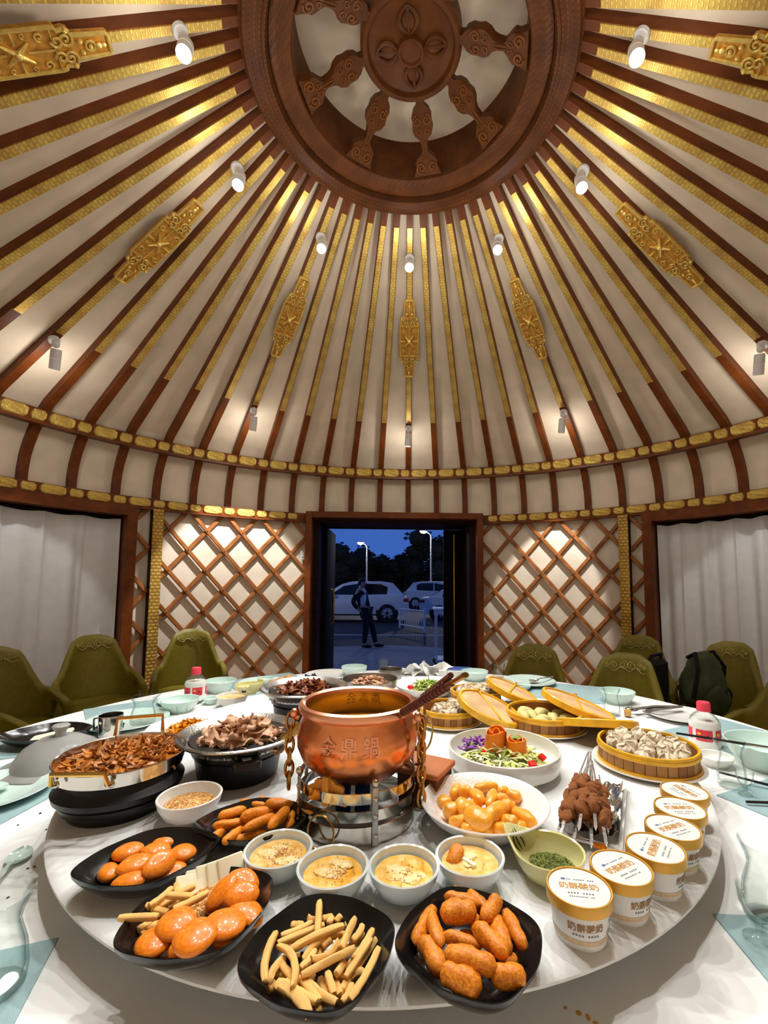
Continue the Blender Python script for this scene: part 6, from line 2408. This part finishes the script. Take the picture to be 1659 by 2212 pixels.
sl = ['kebab skewer at the far left of the heap', 'kebab skewer low in the heap, left of the middle', 'upper kebab skewer left of the middle with a round front piece', 'kebab skewer with the lowest tip in the middle', 'upper kebab skewer right of the middle with a round front piece', 'kebab skewer leaning at the right, pointing to the carrot slice', 'kebab skewer at the far right against the foil', 'kebab skewer on the left beside the outermost one']
for i, q in enumerate(sk.split()):
    x1, y1, x2, y2, ly, m0, m1 = [float(v) for v in q.split(',')]
    p1 = at(1160 + x1 / 7.54, 1600 + y1 / 7.54, LZ + .024 + .013 * ly)
    p2 = at(1160 + x2 / 7.54, 1600 + y2 / 7.54, LZ + .052 + .012 * ly)
    t = thing('kebab_skewer', sl[i], 'kebab', T(*p1), 'kebab skewers')
    dv = p2 - p1
    L_ = dv.length
    fl_ = dv.to_track_quat('X', 'Z').to_matrix().to_4x4()
    m_ = MB()
    m_.add([(0, 0, 0), (.014, -.003, 0), (.014, .003, 0), (L_ * .62, -.0024, 0), (L_ * .62, .0024, 0), (L_, -.0014, 0), (L_, .0014, 0), (.014, -.003, .001), (.014, .003, .001), (L_ * .62, -.0024, .0012), (L_ * .62, .0024, .0012), (L_, -.0014, .0012), (L_, .0014, .0012), (0, 0, .001)],
           [(0, 2, 1), (1, 2, 4, 3), (3, 4, 6, 5), (13, 7, 8), (7, 9, 10, 8), (9, 11, 12, 10), (0, 1, 7, 13), (1, 3, 9, 7), (3, 5, 11, 9), (5, 6, 12, 11), (6, 4, 10, 12), (4, 2, 8, 10), (2, 0, 13, 8)])
    obj('metal_skewer', m_, steel_brushed, t, fl_)
    n = 5
    for k in range(n):
        c = dv * (m0 + (m1 - m0) * (k + .5) / n)
        s = (m1 - m0) * L_ / n
        link('meat_piece', KM[(k + i) % 5], t, T(*c) @ fl_ @ R(60 * k + 20 * i, 'X') @ SC(s * 1.12, .022 + .006 * ((k + i) % 3), .018 + .004 * ((k * i + k) % 3)))

# ---- crumbs and sauce spots on the cloth
spot_m = mat('sauce_spot', (206, 140, 66), .5)
for i, (px, py) in enumerate(((1221, 2178), (1250, 2189), (1270, 2198), (1286, 2210))):
    p = at(px, py, TZ)
    tag(obj('sauce_spot', MB().ell((0, 0, 0), (.003 + .001 * (i % 2), .0025 + .0015 * (i % 3), .0006), 10, 5), spot_m, None, T(p.x, p.y, TZ + .0006)), 'tiny orange sauce spot on the cloth at the bottom right', 'sauce spot', 'sauce spots on the cloth')
crumb_m = mat('dark_crumb', (60, 50, 36), .8)
for i, (px, py) in enumerate(((87, 1758), (87, 1757), (39, 1783), (75, 1873), (60, 1877), (17, 1940), (100, 1793))):
    p = at(px, py, TZ)
    tag(obj('crumb', MB().ell((0, 0, 0), (.003, .0018, .0012), 8, 5), crumb_m, None, T(p.x, p.y, TZ + .0012) @ R(i * 50)), 'tiny dark crumb on the cloth at the left', 'crumb', 'crumbs on the cloth')
